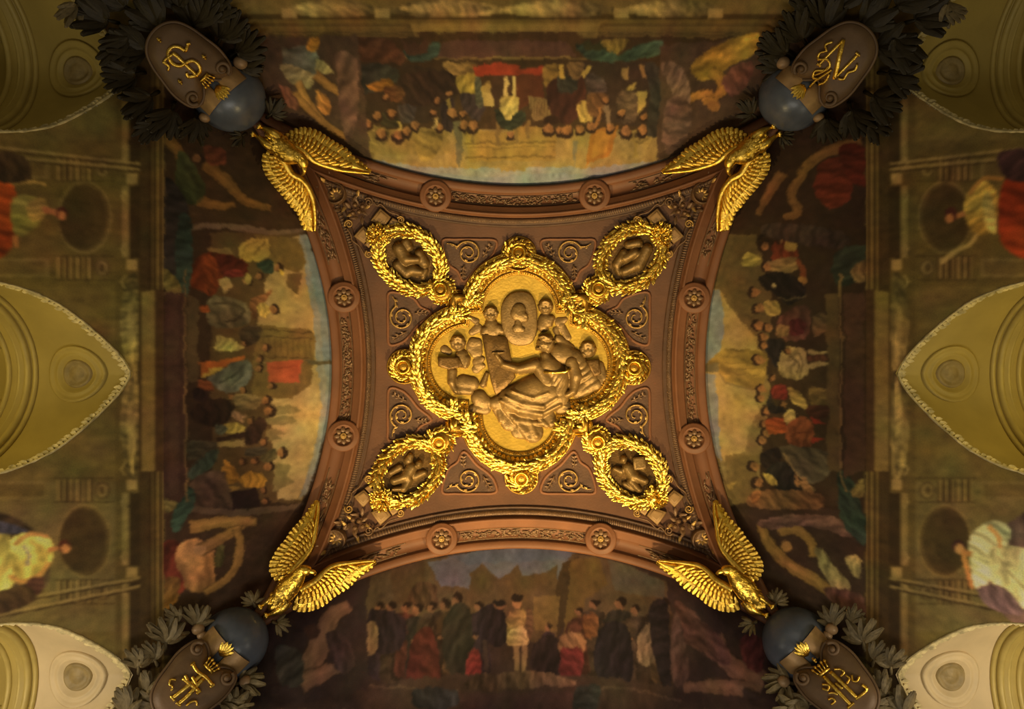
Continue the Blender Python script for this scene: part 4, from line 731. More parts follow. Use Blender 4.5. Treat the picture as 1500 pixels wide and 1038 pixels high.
# ================================================================ centre of the cap
CX, CY = 760.5, 532.0
def quatrefoil(a=76.0, r=56.0, n=26, off=0.0):
    base = []
    # top lobe first, clockwise on screen: corner, lobe, corner ...
    for k in range(4):
        c, s_ = [(1, 0), (0, 1), (-1, 0), (0, -1)][k]
        pts = [(-a, -a), (-r, -a)] + [(-r * math.cos(t), -a - r * math.sin(t)) for t in np.linspace(0, math.pi, n)[1:-1]] + [(r, -a)]
        for x, y in pts: base.append((x * c - y * s_, x * s_ + y * c))
    return np.array(base) + (CX, CY)
qf = quatrefoil()
def dense(p, step):
    out = []; m = len(p)
    for i in range(m):
        a, b = p[i], p[(i + 1) % m]; k = max(1, int(np.linalg.norm(b - a) / step))
        for j in range(k): out.append(a + (b - a) * j / k)
    return np.array(out)
frame = thing('quatrefoil_frame', S(CX, CY, 0), 'gilded quatrefoil frame of laurel garland and beading round the central relief', 'frame')
sweep_dirs = normals2(qf, True)
if ((qf + sweep_dirs - (CX, CY)) ** 2).sum() < ((qf - (CX, CY)) ** 2).sum(): qf = qf[::-1].copy()
mb = MB(); sweep_px(mb, qf, [(-3, -.01), (-2.6, .03), (-.8, .04), (0, .035), (1, .055), (2.2, .055), (3, .02), (6, .035), (11, .10), (12.5, .13), (14, .125)]); mb.build('inner_moulding', 'gold_shaded', frame)
mb = MB(); sweep_px(mb, qf, [(13.5, .05), (14.2, .14), (16, .185), (19.5, .205), (23, .185), (25.4, .13), (26, .05)]); mb.build('torus', 'gold_shaded', frame)
mb = MB(); sweep_px(mb, qf, [(25.5, .03), (26.2, .105), (27.6, .115), (28.4, .10), (28.8, .07), (29.8, .07), (30.2, .085), (31.6, .085), (32.2, .04), (32.6, -.02)]); mb.build('outer_fillet', 'gold', frame)
qd = dense(qf, 1.0); nn = normals2(qd, True)
mb = MB()
for p in resample(qf, 250, True):
    mb.ball(S(p[0], p[1], .05), .0165, 6, 4)
tag(mb.build('beading', 'gold', frame), kind='stuff')
mb = MB()                                                    # tongues of the inner moulding
for i in range(0, len(qd), 6):
    p, n = qd[i], nn[i]; mb.leaf(S(*(p + n * 4.0), .04), S(*(p + n * 12.4), .135), .062, DOWN, .12)
tag(mb.build('tongue_row', 'gold', frame), kind='stuff')
mb = MB(); g_path = qd + nn * 20.0
garland(mb, g_path, True, 6.5, .205, 3.1, 10.5, 5.6, rows=4, spread=.6)
tag(mb.build('laurel_leaves', 'gold', frame), kind='stuff')
# round bosses on the frame
BOSS = [(760, 372, 26), (764, 698, 25), (593.5, 536.5, 26), (927, 538, 26)]
DB = [(647, 425, 20), (875.5, 424, 20), (645, 646.5, 20), (874.5, 645.5, 20)]
def boss(parent, bx, by, R, rim_, name='boss'):
    c = S(bx, by, 0.0); mb = MB(); k = .0122
    if rim_:
        mb.lathe(c, DOWN, [(R * k, -.05), (R * k, .07), (R * k * .97, .085), (R * k * .91, .085), (R * k * .89, .06), (R * k * .82, .06), (R * k * .8, .03), (.1, .05)], 40)
    else:
        mb.lathe(c, DOWN, [(R * k * .95, -.03), (R * k * .9, .09), (R * k * .75, .16), (R * k * .55, .17), (.05, .16)], 32)
    bo = mb.build(name, 'gold_shaded', parent)
    mb = MB(); rr = (R * .62) if rim_ else R * .74
    circ = np.array([(bx + rr * math.cos(t), by + rr * math.sin(t)) for t in np.linspace(0, 2 * math.pi, 90, endpoint=False)])
    garland(mb, circ, True, 4.2, .155, 3.0, 8.5, 4.6, rows=3, spread=.55); tag(mb.build('laurel_ring', 'gold', bo), kind='stuff')
    mb = MB(); mb.lathe(c, DOWN, [(.135, .10), (.135, .20), (.128, .225), (.11, .235), (.092, .225), (.085, .19), (.07, .17)], 28); mb.build('ring', 'gold', bo)
    mb = MB(); mb.lathe(c, DOWN, [(.088, .165), (.06, .20), (.035, .205), (.004, .21)], 16); mb.build('bud', 'gold_shaded', bo)
    return bo
for bx, by, R in BOSS: boss(frame, bx, by, R, True)

# ---- central relief: gilded ground and the figures standing out of it
Zx = lambda X: 620 + X / 3.993
Zy = lambda Y: 400 + Y / 3.993
def curls(x, y, r, h=.135, turn=0.0):               # hair cap, brow, cheeks and nose of a small head
    return [(x - r * .30, y - r * .42, r * .60, x + r * .30, y - r * .42, r * .60, h + .02), (x - r * .78, y - r * .1, r * .28, x - r * .7, y + r * .2, r * .24, h - .02), (x + r * .78, y - r * .1, r * .28, x + r * .7, y + r * .2, r * .24, h - .02),
            (x - r * .4 + turn, y - r * .62, r * .26, x - r * .1 + turn, y - r * .75, r * .24, h + .035), (x + r * .1 + turn, y - r * .72, r * .26, x + r * .45 + turn, y - r * .55, r * .24, h + .035),
            (x - r * .36 + turn, y + r * .30, r * .26, x - r * .3 + turn, y + r * .42, r * .26, h), (x + r * .36 + turn, y + r * .30, r * .26, x + r * .3 + turn, y + r * .42, r * .26, h), (x + turn, y + r * .02, r * .12, x + turn, y + r * .34, r * .17, h + .03), (x - r * .15 + turn, y + r * .66, r * .16, x + r * .15 + turn, y + r * .66, r * .16, h - .01)]
def zc(*pr): return [(Zx(a), Zy(b), r / 3.993, Zx(c), Zy(d), r2 / 3.993, h) for a, b, r, c, d, r2, h in pr]
cr = thing('relief_panel', S(CX, CY, 0), 'bronze relief of a seated draped woman with tablet and cherubs on gold ground', 'relief')
mb = MB(); rows = []
for f in np.linspace(1.0, 1e-4, 12):
    q = (CX, CY) + (qf - (CX, CY)) * f; rows.append(S(q[:, 0], q[:, 1], .012))
mb.grid(np.stack(rows, 0), closed_v=True); mb.build('ground', 'gold_satin', cr)
FULL = (622, 400, 900, 664)
mb = MB(); stad = [(Zx(x), Zy(y)) for x, y in ((455, 205), (470, 160), (510, 120), (560, 106), (610, 112), (645, 145), (664, 205), (668, 290), (660, 360), (630, 410), (570, 425), (510, 410), (470, 350), (456, 280))]
plate_px(mb, smooth_path(stad, 44, True), 0.01, .085, 2.0); med = mb.build('portrait_medallion', 'bronze', cr)
relief('portrait_bust', zc((555, 235, 46, 560, 215, 42, .06), (580, 250, 30, 590, 265, 26, .055), (600, 246, 13, 604, 250, 10, .05), (556, 290, 22, 556, 310, 24, .05), (545, 325, 26, 580, 330, 18, .04)), FULL, 'bronze', med, 1.0, base=.085)
mb = MB(); tab = [(Zx(x), Zy(y)) for x, y in ((340, 348), (492, 374), (516, 500), (540, 610), (486, 670), (424, 716), (398, 640), (368, 500))]
plate_px(mb, tab, 0.01, .085, 1.4); mb.build('tablet', 'bronze_dark', cr)
for nm, prims, fol in (
    ('cherub', zc((395, 240, 42, 395, 240, 42, .13), *curls(395, 236, 44), (398, 300, 40, 405, 335, 52, .10), (360, 330, 24, 352, 350, 20, .09), (440, 320, 26, 460, 340, 22, .09), (320, 320, 30, 285, 345, 22, .04), (310, 280, 22, 275, 260, 14, .035)), None),
    ('cherub', zc((715, 200, 42, 718, 200, 42, .13), *curls(716, 195, 44), (715, 270, 42, 700, 310, 38, .10), (750, 262, 22, 740, 300, 18, .09), (800, 285, 34, 830, 270, 18, .04), (815, 320, 26, 845, 375, 24, .035), (775, 330, 22, 790, 370, 16, .035)), None),
    ('cherub', zc((203, 412, 44, 205, 412, 44, .14), *curls(203, 408, 46), (225, 480, 40, 235, 520, 40, .11), (255, 500, 24, 245, 545, 18, .11), (170, 575, 30, 165, 635, 25, .11), (165, 635, 24, 190, 690, 18, .10), (235, 640, 50, 285, 645, 44, .09), (200, 685, 26, 275, 690, 24, .08), (300, 430, 52, 310, 460, 40, .05), (290, 400, 30, 320, 400, 24, .05), (125, 445, 28, 150, 460, 22, .04), (320, 520, 34, 345, 500, 18, .05), (310, 560, 28, 350, 540, 16, .04)), [(250, 640, 20, 1.1, .5, .01)]),
    ('cherub', zc((963, 450, 46, 966, 450, 46, .14), *curls(964, 444, 48), (945, 480, 16, 935, 470, 12, .14), (1030, 540, 30, 1055, 610, 28, .06), (1000, 600, 30, 1040, 640, 20, .06)), None)):
    relief(nm, prims, FULL, 'bronze', cr, 1.0, folds=fol)
mb = MB(); plate_px(mb, [(Zx(x), Zy(y)) for x, y in ((84, 488), (210, 490), (236, 545), (150, 566), (88, 545))], .03, .125, 1.0); mb.build('small_tablet', 'bronze_dark', cr)
mb = MB(); plate_px(mb, [(Zx(x), Zy(y)) for x, y in ((950, 512), (1030, 500), (1040, 590), (1000, 606))], .03, .115, 1.0); mb.build('small_tablet', 'bronze_dark', cr)
relief('cloak', zc((800, 470, 66, 880, 500, 60, .13), (880, 500, 60, 960, 590, 55, .11), (960, 590, 55, 1010, 650, 40, .08), (1010, 650, 36, 900, 700, 36, .07), (930, 620, 50, 900, 680, 40, .07), (790, 380, 26, 860, 440, 30, .06)), FULL, 'bronze', cr, 1.0,
       folds=[(Zx(930), Zy(600), 22, .75, .36, .025)])
relief('dress', zc((650, 670, 80, 520, 740, 84, .21), (720, 690, 95, 600, 760, 90, .20), (780, 720, 78, 640, 800, 60, .16), (470, 745, 50, 420, 760, 40, .12), (440, 790, 40, 500, 880, 44, .07), (560, 830, 70, 640, 930, 64, .08), (700, 800, 60, 730, 860, 50, .08), (640, 920, 60, 560, 920, 50, .06), (330, 730, 52, 360, 750, 40, .10), (360, 790, 40, 290, 790, 26, .06), (840, 780, 40, 800, 790, 36, .07), (350, 650, 22, 372, 585, 12, .09),
       (455, 745, 18.9, 560, 800, 29.4, 0.178), (560, 800, 29.4, 690, 825, 25.2, 0.168), (690, 825, 25.2, 800, 770, 16.8, 0.148), (480, 720, 16.8, 580, 765, 29.4, 0.213), (580, 765, 29.4, 700, 780, 25.2, 0.203), (700, 780, 25.2, 780, 730, 16.8, 0.178), (520, 690, 16.8, 640, 730, 25.2, 0.223), (640, 730, 25.2, 730, 700, 16.8, 0.213),
       (470, 790, 18.9, 540, 860, 25.2, 0.098), (540, 860, 25.2, 690, 880, 16.8, 0.093), (440, 760, 16.8, 455, 860, 18.9, 0.078), (520, 840, 16.8, 600, 930, 25.2, 0.093), (600, 820, 16.8, 660, 950, 21, 0.098), (660, 830, 16.8, 720, 890, 21, 0.098), (560, 900, 16.8, 620, 970, 16.8, 0.068)), FULL, 'bronze', cr, 1.0,
       folds=None)
relief('seated_woman', zc((706, 420, 42, 704, 412, 42, .20), *curls(718, 402, 48, .195, -14), (740, 420, 30, 730, 440, 30, .19), (672, 438, 16, 668, 442, 12, .18), (715, 480, 30, 730, 510, 40, .16), (735, 540, 66, 790, 600, 68, .20), (680, 560, 42, 730, 640, 60, .20), (660, 535, 44, 560, 560, 34, .19), (560, 560, 34, 470, 535, 26, .17), (470, 535, 25, 428, 480, 18, .15), (430, 468, 16, 470, 462, 7, .13), (405, 465, 10, 440, 462, 8, .12), (868, 520, 46, 893, 600, 42, .19), (893, 600, 40, 878, 690, 28, .17), (878, 692, 28, 840, 712, 24, .16), (800, 640, 60, 790, 700, 50, .17)), FULL, 'bronze', cr, 1.0,
       folds=[(Zx(790), Zy(640), 12, .3, .5, .02)])
mb = MB(); ribbon_px(mb, [(Zx(x), Zy(y)) for x, y in ((705, 578), (770, 582), (830, 578), (858, 560))], 3.6, .17, .225); mb.build('girdle', 'gold', cr)

# ---- oval medallions on the four diagonals
OVAL = {'tl': (600, 380.5, math.radians(41)), 'tr': (925, 376.5, math.radians(-41)), 'bl': (597.5, 691.5, math.radians(-43)), 'br': (925.5, 691, math.radians(43))}
CORNER_WORD = {'tl': 'S', 'tr': 'N', 'bl': 'crossed twin bars', 'br': 'LL'}
BUNCH = {'tl': (553, 344), 'tr': (968, 343), 'bl': (559, 732), 'br': (961, 727)}
OV_LABEL = {'tl': 'dark gold relief of large rounded limbs', 'tr': 'relief of a curled figure under a broad arched back',
            'bl': 'relief of a nude figure leaning with raised knee', 'br': 'relief of a nude figure holding a square tablet'}
OV_PRIMS = {   # in units of the oval: x along the long axis, y across
    'tl': [(-.55, -.1, .3, -.1, .1, .32, .15), (-.1, .1, .26, .2, -.25, .2, .17), (.1, -.55, .22, .45, -.35, .26, .13), (.3, .3, .3, .55, .1, .2, .15), (-.2, .55, .24, .25, .6, .22, .12), (.65, -.1, .16, .75, .2, .14, .1), (-.5, -.55, .22, -.3, -.45, .2, .12)],
    'tr': [(.6, .2, .26, .0, .5, .3, .15), (.0, .5, .24, -.5, .3, .22, .13), (.2, -.05, .24, -.2, -.15, .24, .16), (-.1, -.4, .2, -.55, -.2, .22, .12), (.5, -.3, .22, .2, -.55, .2, .12), (-.65, .0, .16, -.7, .2, .12, .1)],
    'bl': [(.45, .1, .17, .5, .05, .17, .17), (.2, -.05, .27, -.15, .1, .28, .16), (.3, -.4, .22, .45, -.5, .16, .12), (-.15, .1, .22, -.55, -.15, .2, .15), (-.15, .3, .2, -.5, .45, .18, .14), (-.5, .45, .16, -.8, .1, .1, .12), (.1, .4, .2, .4, .55, .16, .1), (-.1, -.45, .18, -.45, -.55, .16, .1)],
    'br': [(-.5, -.15, .17, -.52, -.2, .17, .17), (-.2, -.02, .27, .15, .1, .28, .16), (-.3, .35, .2, -.5, .45, .14, .12), (.15, .1, .22, .55, -.1, .19, .15), (.2, .35, .2, .6, .4, .16, .14), (-.1, -.5, .16, .2, -.5, .14, .12), (.45, .55, .16, .1, .65, .14, .09)]}
for key, (ox, oy, ang) in OVAL.items():
    e1 = np.array([math.cos(ang), math.sin(ang)]); e2 = np.array([-e1[1], e1[0]])
    tx_ = {'tl': 'S', 'tr': 'N', 'bl': 'F', 'br': 'L'}[key]
    t = thing('oval_medallion', S(ox, oy, 0), 'oval gilded laurel wreath round a ' + OV_LABEL[key], 'medallion', 'oval wreaths on the diagonals')
    el = lambda a, b, n=120: np.array([np.array([ox, oy]) + e1 * a * math.cos(q) + e2 * b * math.sin(q) for q in np.linspace(0, 2 * math.pi, n, endpoint=False)])
    p = el(44, 31)
    nn_ = normals2(p, True)
    if ((p + nn_ - (ox, oy)) ** 2).sum() < ((p - (ox, oy)) ** 2).sum(): p = p[::-1].copy()
    mb = MB(); rows = [S(*((np.array([ox, oy]) + (p - (ox, oy)) * f).T), .012 + .02 * (1 - f)) for f in np.linspace(1.02, 1e-4, 8)]; mb.grid(np.stack(rows, 0), closed_v=True); mb.build('field', 'bronze_dark', t)
    mb = MB(); sweep_px(mb, p, [(-2, -.01), (-1.5, .05), (1, .06), (2, .10), (5, .165), (8, .175), (11, .12), (13, .03), (14, -.01)]); wr = mb.build('wreath', 'gold_shaded', t)
    mb = MB(); q = el(51, 38, 260); q = np.roll(q, 0, 0); garland(mb, q, True, 6.5, .175, 2.9, 10, 5.4, rows=4, spread=.65, both=True); tag(mb.build('laurel_leaves', 'gold', wr), kind='stuff')
    pr = []
    for x0, y0, r0, x1, y1, r1, h in OV_PRIMS[key]:
        A = np.array([ox, oy]) + e1 * x0 * 42 + e2 * y0 * 30; B = np.array([ox, oy]) + e1 * x1 * 42 + e2 * y1 * 30
        pr.append((A[0], A[1], r0 * 34, B[0], B[1], r1 * 34, h))
    relief('relief_figure', pr, (ox - 44, oy - 42, ox + 44, oy + 42), 'bronze', t, 1.0, base=.01)
    if key == 'br':
        mb = MB(); c0 = np.array([ox, oy]) - e1 * 2 - e2 * 16; plate_px(mb, [c0 + (-9, -8), c0 + (10, -10), c0 + (12, 9), c0 + (-6, 11)], .03, .13, 1.0); mb.build('tablet', 'bronze', t)
    # inner boss towards the frame
    k = ('tl', 'tr', 'bl', 'br').index(key); boss(t, *DB[k], False)
    # flower bunch at the outer end
    bx, by = BUNCH[key]; mb = MB(); mb.lathe(S(bx, by, 0), DOWN, [(.22, -.02), (.2, .1), (.12, .17), (.01, .19)], 18); bn = mb.build('flower_bunch', 'gold_shaded', t)
    mb = MB()
    for i in range(150):
        a = RNG.uniform(0, 2 * math.pi); r = 17 * math.sqrt(RNG.uniform(0, 1)); hh = .06 + .17 * (1 - (r / 18) ** 2)
        leaf_px(mb, (bx + r * .75 * math.cos(a), by + r * .75 * math.sin(a)), a + RNG.normal(0, .6), RNG.uniform(5, 9), RNG.uniform(3, 4.6), hh, hh + RNG.uniform(-.02, .06))
    for i in range(22):
        a = RNG.uniform(0, 2 * math.pi); r = RNG.uniform(2, 13); mb.ball(S(bx + r * math.cos(a), by + r * math.sin(a), .22), .026, 6, 4)
    tag(mb.build('petals', 'gold', bn), kind='stuff')

# ---- eight scroll panels in the spandrels
SCX, SCY = 760.0, 536.5
def mirror(pts, mx, my, swap):
    p = np.asarray(pts, float).copy()
    if swap: p = p[:, ::-1] * (1.03, 0.97)
    return p * (mx, my) + (SCX, SCY)
PANEL = smooth_path([(-112, -183), (-92, -186), (-60, -186), (-34, -184), (-36, -168), (-46, -156), (-62, -144), (-80, -125), (-90, -140), (-104, -152)], 60, True)
near = {(0, -1): 'S', (0, 1): 'N'}
for swap in (0, 1):
    for mx in (1, -1):
        for my in (1, -1):
            corner = {(1, 1): 'tl', (-1, 1): 'tr', (1, -1): 'bl', (-1, -1): 'br'}[(mx, my)]
            edge = {(0, 1): 'top', (0, -1): 'bottom'}.get((0, my)) if not swap else ('left' if mx == 1 else 'right')
            poly = mirror(PANEL, mx, my, swap); c = poly.mean(0)
            t = thing('scroll_panel', S(c[0], c[1], 0), 'dark spiral scroll panel between the %s mural and the wreath of the %s' % ({'left': 'orange-cloak', 'top': 'red-carpet', 'right': 'church-dome', 'bottom': 'dim violet'}[edge], {'tl': 'rounded limbs', 'tr': 'curled figure', 'bl': 'leaning nude', 'br': 'tablet bearer'}[corner]), 'panel', 'scroll panels in the spandrels')
            nn_ = normals2(poly, True)
            if ((poly + nn_ - c) ** 2).sum() < ((poly - c) ** 2).sum(): poly = poly[::-1].copy()
            mb = MB(); rows = [S(*((c + (poly - c) * f).T), .008) for f in (1, .75, .5, .25, 1e-4)]; mb.grid(np.stack(rows, 0), closed_v=True); mb.build('field', 'terracotta_dark', t)
            mb = MB(); sweep_px(mb, poly, [(-2, .0), (-1.5, .022), (-.3, .028), (.6, .03), (1.6, .022), (2.4, -.005)]); mb.build('border', 'terracotta', t)
            sg = mx * my * (-1 if swap else 1)
            sc_ = mirror([(-74, -166)], mx, my, swap)[0]; st = mirror([(-106, -180)], mx, my, swap)[0]
            a0 = math.atan2(*(mirror([(-90, -175)], mx, my, swap)[0] - sc_)[::-1])
            sp = spiral_px(sc_, 18.5, 1.9, a0, sg, 60, .2); stem = smooth_path([st, (st + sp[0]) / 2 + (sp[0] - st)[::-1] * (.1, -.1), sp[0]], 14)
            path = np.concatenate([stem[:-1], sp]); rad = np.concatenate([np.linspace(.6, 1.5, 13), np.linspace(1.7, .8, 60)])
            mb = MB(); tube_px(mb, path, rad, .035); scr = mb.build('scroll', 'brown_highlight', t)
            mb = MB()
            for i in range(4, len(path) - 10, 6):
                d = path[i + 1] - path[i]; a = math.atan2(d[1], d[0]); Lf = 6.5 if i < 50 else 4
                leaf_px(mb, path[i], a + sg * .5, Lf, 3.2, .03, .05)
                if i % 12 == 4: leaf_px(mb, path[i], a + sg * .6, Lf * .8, 3, .03, .05)
            tag(mb.build('acanthus_leaves', 'brown_highlight', scr), kind='stuff')
            for tp_ in ([(-52, -160), (-46, -172), (-40, -180)], [(-80, -148), (-82, -138), (-81, -130)]):
                q = mirror(smooth_path(tp_, 8), mx, my, swap); mb = MB(); tube_px(mb, q, np.linspace(1.3, .5, 8), .03); td = mb.build('tendril', 'brown_relief', t)
                mb = MB()
                for i in (1, 3, 5):
                    d = q[i + 1] - q[i]; a = math.atan2(d[1], d[0])
                    for s_ in (-1, 1): leaf_px(mb, q[i], a + s_ * .8, 6, 3, .03, .045)
                tag(mb.build('tendril_leaves', 'brown_relief', td), kind='stuff')
# ================================================================ the four corners: carved reliefs, eagles, shields, globes, leaves
KEYS = ('tl', 'tr', 'bl', 'br')
MARK = {'tl': 'crowned S', 'tr': 'ribboned N', 'bl': 'crowned crossed bars', 'br': 'crowned double L'}
def flip(p, s):                                     # mirror left-hand pixel designs to the right-hand corners
    p = np.asarray(p, float).copy(); p[..., 0] = s - p[..., 0]; return p
def plane_zf(pts, off=0.0):
    A = np.array([[1, p[0], p[1]] for p in pts], float); q, *_ = np.linalg.lstsq(A, 1 / np.array([p[2] for p in pts], float), rcond=None)
    return lambda px, py, h=0.0: ray(px, py, 1 / (q[0] + q[1] * np.asarray(px, float) + q[2] * np.asarray(py, float)) - off - h)
def to_px(P):
    P = np.asarray(P, float) - CAM; return PX0 + FPX * P[..., 0] / P[..., 2], PY0 + FPX * P[..., 1] / P[..., 2], P[..., 2]
SGN = {'tl': (-1, -1), 'tr': (1, -1), 'bl': (-1, 1), 'br': (1, 1)}
GROIN = {}
for k in KEYS:
    sx, sy = SGN[k]; pts = []
    for Z, l in ((10.6, 0), (9.3, 0), (10.0, .5), (10.0, -.5)):
        R = CB - CS * Z; pts.append(to_px(N(sx * R + l * sy, sy * R - l * sx, Z)))
    GROIN[k] = plane_zf(pts)
def corner_zf(k, inset=.30):
    g = GROIN[k]
    def f(px, py, h=0.0):
        zp = g(px, py, 0.0)[..., 2] - CAM[2]; return ray(px, py, np.minimum(surf_z(px, py), zp - inset) - h)
    return f
def unit_mesh(name, v, f, material, smooth=True):
    me = bpy.data.meshes.new(name); me.from_pydata(v, [], f); me.polygons.foreach_set('use_smooth', [smooth] * len(me.polygons))
    me.materials.append(MATS[material]); me.update(); return me
def blade(name, material, ridge=.10, tip=.9, smooth=True):
    out = [(0, .16), (.18, .40), (.5, .5), (tip, .36), (.97, .16)]
    v = []; f = []
    for x, w in out: v += [(x, -w, 0), (x, -w * .5, ridge * .6), (x, 0, ridge * .8 if x < .5 else ridge), (x, w * .5, ridge * .6), (x, w, 0), (x, 0, -.05)]
    for i in range(len(out) - 1):
        a = i * 6; b = a + 6
        f += [(a + j, b + j, b + (j + 1) % 6, a + (j + 1) % 6) for j in range(6)]
    v.append((1.0, 0, ridge * .3)); t = len(v) - 1; a = (len(out) - 1) * 6
    f += [(a + j, t, a + (j + 1) % 6) for j in range(6)] + [(5, 4, 3, 2, 1, 0)]
    return unit_mesh(name, v, f, material, smooth)
FEATHER = blade('feather', 'gold', .13, .95); COVERT = blade('covert_feather', 'gold', .18, .97)
LEAF = {m: blade('leaf', m, .17, .72, False) for m in ('leaf_olive', 'leaf_dark')}
def place_blade(name, me, b, t, w, parent, nrm=DOWN, thick=None):
    b = np.asarray(b); t = np.asarray(t); d = t - b; L = np.linalg.norm(d); s_ = np.cross(nrm, d); s_ /= np.linalg.norm(s_) + 1e-9
    n = np.cross(d, s_); n /= np.linalg.norm(n) + 1e-9
    if n @ nrm < 0: n = -n; 
    th = thick or w
    M = [[d[i], s_[i] * w, n[i] * th, 0] for i in range(3)] + [[0, 0, 0, 1]]
    return link(name, me, b, parent, M)

# ---- carved relief in each tip of the cap
for k in KEYS:
    mx, my = (1 if 'l' in k else -1), (1 if 't' in k else -1)
    m = lambda p: (np.asarray(p, float) - (760, 536.5)) * (mx, my) + (760, 536.5)
    t = thing('corner_relief', S(*m([(528, 308)])[0], 0), 'dark brown carved scrolls and round disc by the eagle of the ' + MARK[k], 'relief', 'carved trophies in the vault tips')
    for poly in (((557, 304), (573, 318), (564, 331), (543, 323)), ((532, 330), (545, 344), (533, 357), (518, 346))):
        mb = MB(); p = m(poly); plate_px(mb, p, .0, .10, 1.2); mb.build('plate', 'tan_stone', t)
        mb = MB(); c = p.mean(0); plate_px(mb, c + (p - c) * .72, .06, .115, 1.0); mb.build('plate_inset', 'tan_stone', t)
    for poly in (((575, 318), (586, 325), (578, 332), (566, 332)), ((546, 346), (550, 354), (540, 363), (534, 358))):
        mb = MB(); plate_px(mb, m(poly), .0, .085, 1.0); mb.build('plate_step', 'tan_stone', t)
    for (vx, vy), r, a0, sg, mt in (((587, 322), 5.5, 3.6, 1, 'brown_highlight'), ((540, 372), 5.5, -2.0, -1, 'brown_highlight'), ((511, 328), 6.5, 2.6, 1, 'brown_highlight'), ((540, 296), 7, -2.6, 1, 'brown_relief')):
        mb = MB(); tube_px(mb, m(spiral_px((vx, vy), r, 1.7, a0, sg, 30, .15)), np.linspace(1.5, .8, 30), .10); mb.build('volute', mt, t)
    mb = MB(); tube_px(mb, m(smooth_path([(543, 291), (552, 301), (558, 299), (570, 310), (582, 314), (588, 318)], 24)), 1.3, .09)
    tube_px(mb, m(smooth_path([(508, 334), (514, 344), (516, 352), (526, 360), (532, 370), (536, 376)], 24)), 1.3, .09); mb.build('scroll_frame', 'brown_relief', t)
    c = m([(492, 284)])[0]; mb = MB(); mb.lathe(S(c[0], c[1], 0), DOWN, [(.185, -.02), (.185, .09), (.175, .105), (.16, .105), (.15, .08), (.08, .10), (.01, .12)], 28); ds = mb.build('disc', 'brown_relief', t)
    mb = MB()
    for i in range(9): leaf_px(mb, c, i * .7, 10, 4.5, .09, .11)
    mb.build('disc_flower', 'brown_highlight', ds)
    for i, (lx, ly, a, L) in enumerate(((478, 268, 3.9, 12), (474, 274, 3.2, 12), (484, 262, 4.5, 12), (508, 300, 2.2, 14), (516, 296, 5.3, 14), (524, 302, 4.4, 14), (520, 310, 2.6, 15), (528, 308, .6, 13), (530, 316, 1.5, 14), (534, 306, 5.6, 12), (526, 318, 3.0, 13), (514, 306, 4.0, 13), (522, 290, 5.0, 13), (500, 306, 2.9, 12), (502, 296, 1.0, 10))):
        a0 = m([(lx, ly)])[0]; b0 = m([(lx + L * math.cos(a), ly + L * math.sin(a))])[0]; d = b0 - a0
        mb = MB(); leaf_px(mb, a0, math.atan2(d[1], d[0]), L, 5.5, .06, .11); mb.build('acanthus_leaf', 'brown_relief' if i % 3 else 'brown_highlight', t)
    for (bx_, by_) in ((520, 300), (526, 310), (531, 302), (517, 312)):
        q = m([(bx_, by_)])[0]; mb = MB(); mb.ball(S(q[0], q[1], .11), .045, 8, 6); mb.build('berry', 'brown_relief', t)

# ---- eagles
E1 = lambda p: np.array([(380 + x / 5.767, 720 + y / 5.767) for x, y in p])     # lower pair, drawn from the bottom-left bird
E2 = lambda p: np.array([(340 + x / 5.768, 160 + y / 5.768) for x, y in p])     # upper pair, drawn from the top-left bird
EAGLE = {
 'low': dict(
  wings=[(E1([(255, 700), (300, 640), (380, 550), (430, 480), (460, 400), (477, 300), (495, 180), (500, 85)]),
          E1([(482, 66), (440, 110), (380, 190), (322, 255), (262, 320), (215, 395), (155, 465), (110, 540), (78, 610), (85, 690), (150, 775)])),
         (E1([(340, 830), (410, 790), (490, 740), (560, 670), (640, 622), (760, 602), (870, 590), (970, 583)]),
          E1([(992, 600), (955, 645), (890, 695), (830, 745), (775, 805), (690, 862), (630, 900), (560, 960), (480, 1000), (390, 1022), (300, 1012), (275, 960)]))],
  body=E1([(95, 985), (140, 930), (195, 865), (250, 800), (300, 745), (335, 700), (365, 668), (400, 664), (428, 672)]),
  rad=[4.5, 9, 12.5, 13.0, 11.0, 8.4, 6.6, 6.0, 4.4], bh=[.10, .18, .24, .28, .34, .38, .42, .45, .45],
  beak=E1([(428, 672), (455, 678), (474, 690), (466, 704)]), eye=E1([(402, 660)])[0],
  legs=[(E1([(190, 900), (130, 890), (70, 930), (20, 965)]), 150), (E1([(235, 920), (190, 985), (130, 1020), (70, 1040)]), 160)]),
 'up': dict(
  wings=[(E2([(470, 300), (600, 352), (700, 440), (840, 492), (960, 520), (1165, 541)]),
          E2([(1178, 520), (1140, 480), (1080, 430), (1030, 390), (990, 340), (910, 290), (830, 240), (740, 180), (650, 150), (560, 150), (470, 190), (440, 240)])),
         (E2([(400, 390), (450, 460), (500, 545), (580, 590), (640, 660), (682, 760), (700, 900), (700, 1030)]),
          E2([(650, 1035), (600, 1015), (550, 890), (500, 840), (440, 760), (370, 680), (300, 590), (260, 520), (245, 420), (270, 360), (330, 370)]))],
  body=E2([(300, 190), (345, 240), (400, 300), (450, 350), (500, 385), (545, 400), (580, 420), (600, 455), (606, 490)]),
  rad=[5, 8.5, 12, 13, 11.5, 9, 7.2, 6.2, 4.6], bh=[.10, .16, .22, .26, .32, .36, .40, .42, .42],
  beak=E2([(606, 490), (612, 520), (602, 548), (584, 556)]), eye=E2([(618, 470)])[0],
  legs=[(E2([(400, 250), (340, 200), (290, 170), (240, 155)]), 215), (E2([(370, 330), (300, 300), (240, 250), (190, 215)]), 190)])}
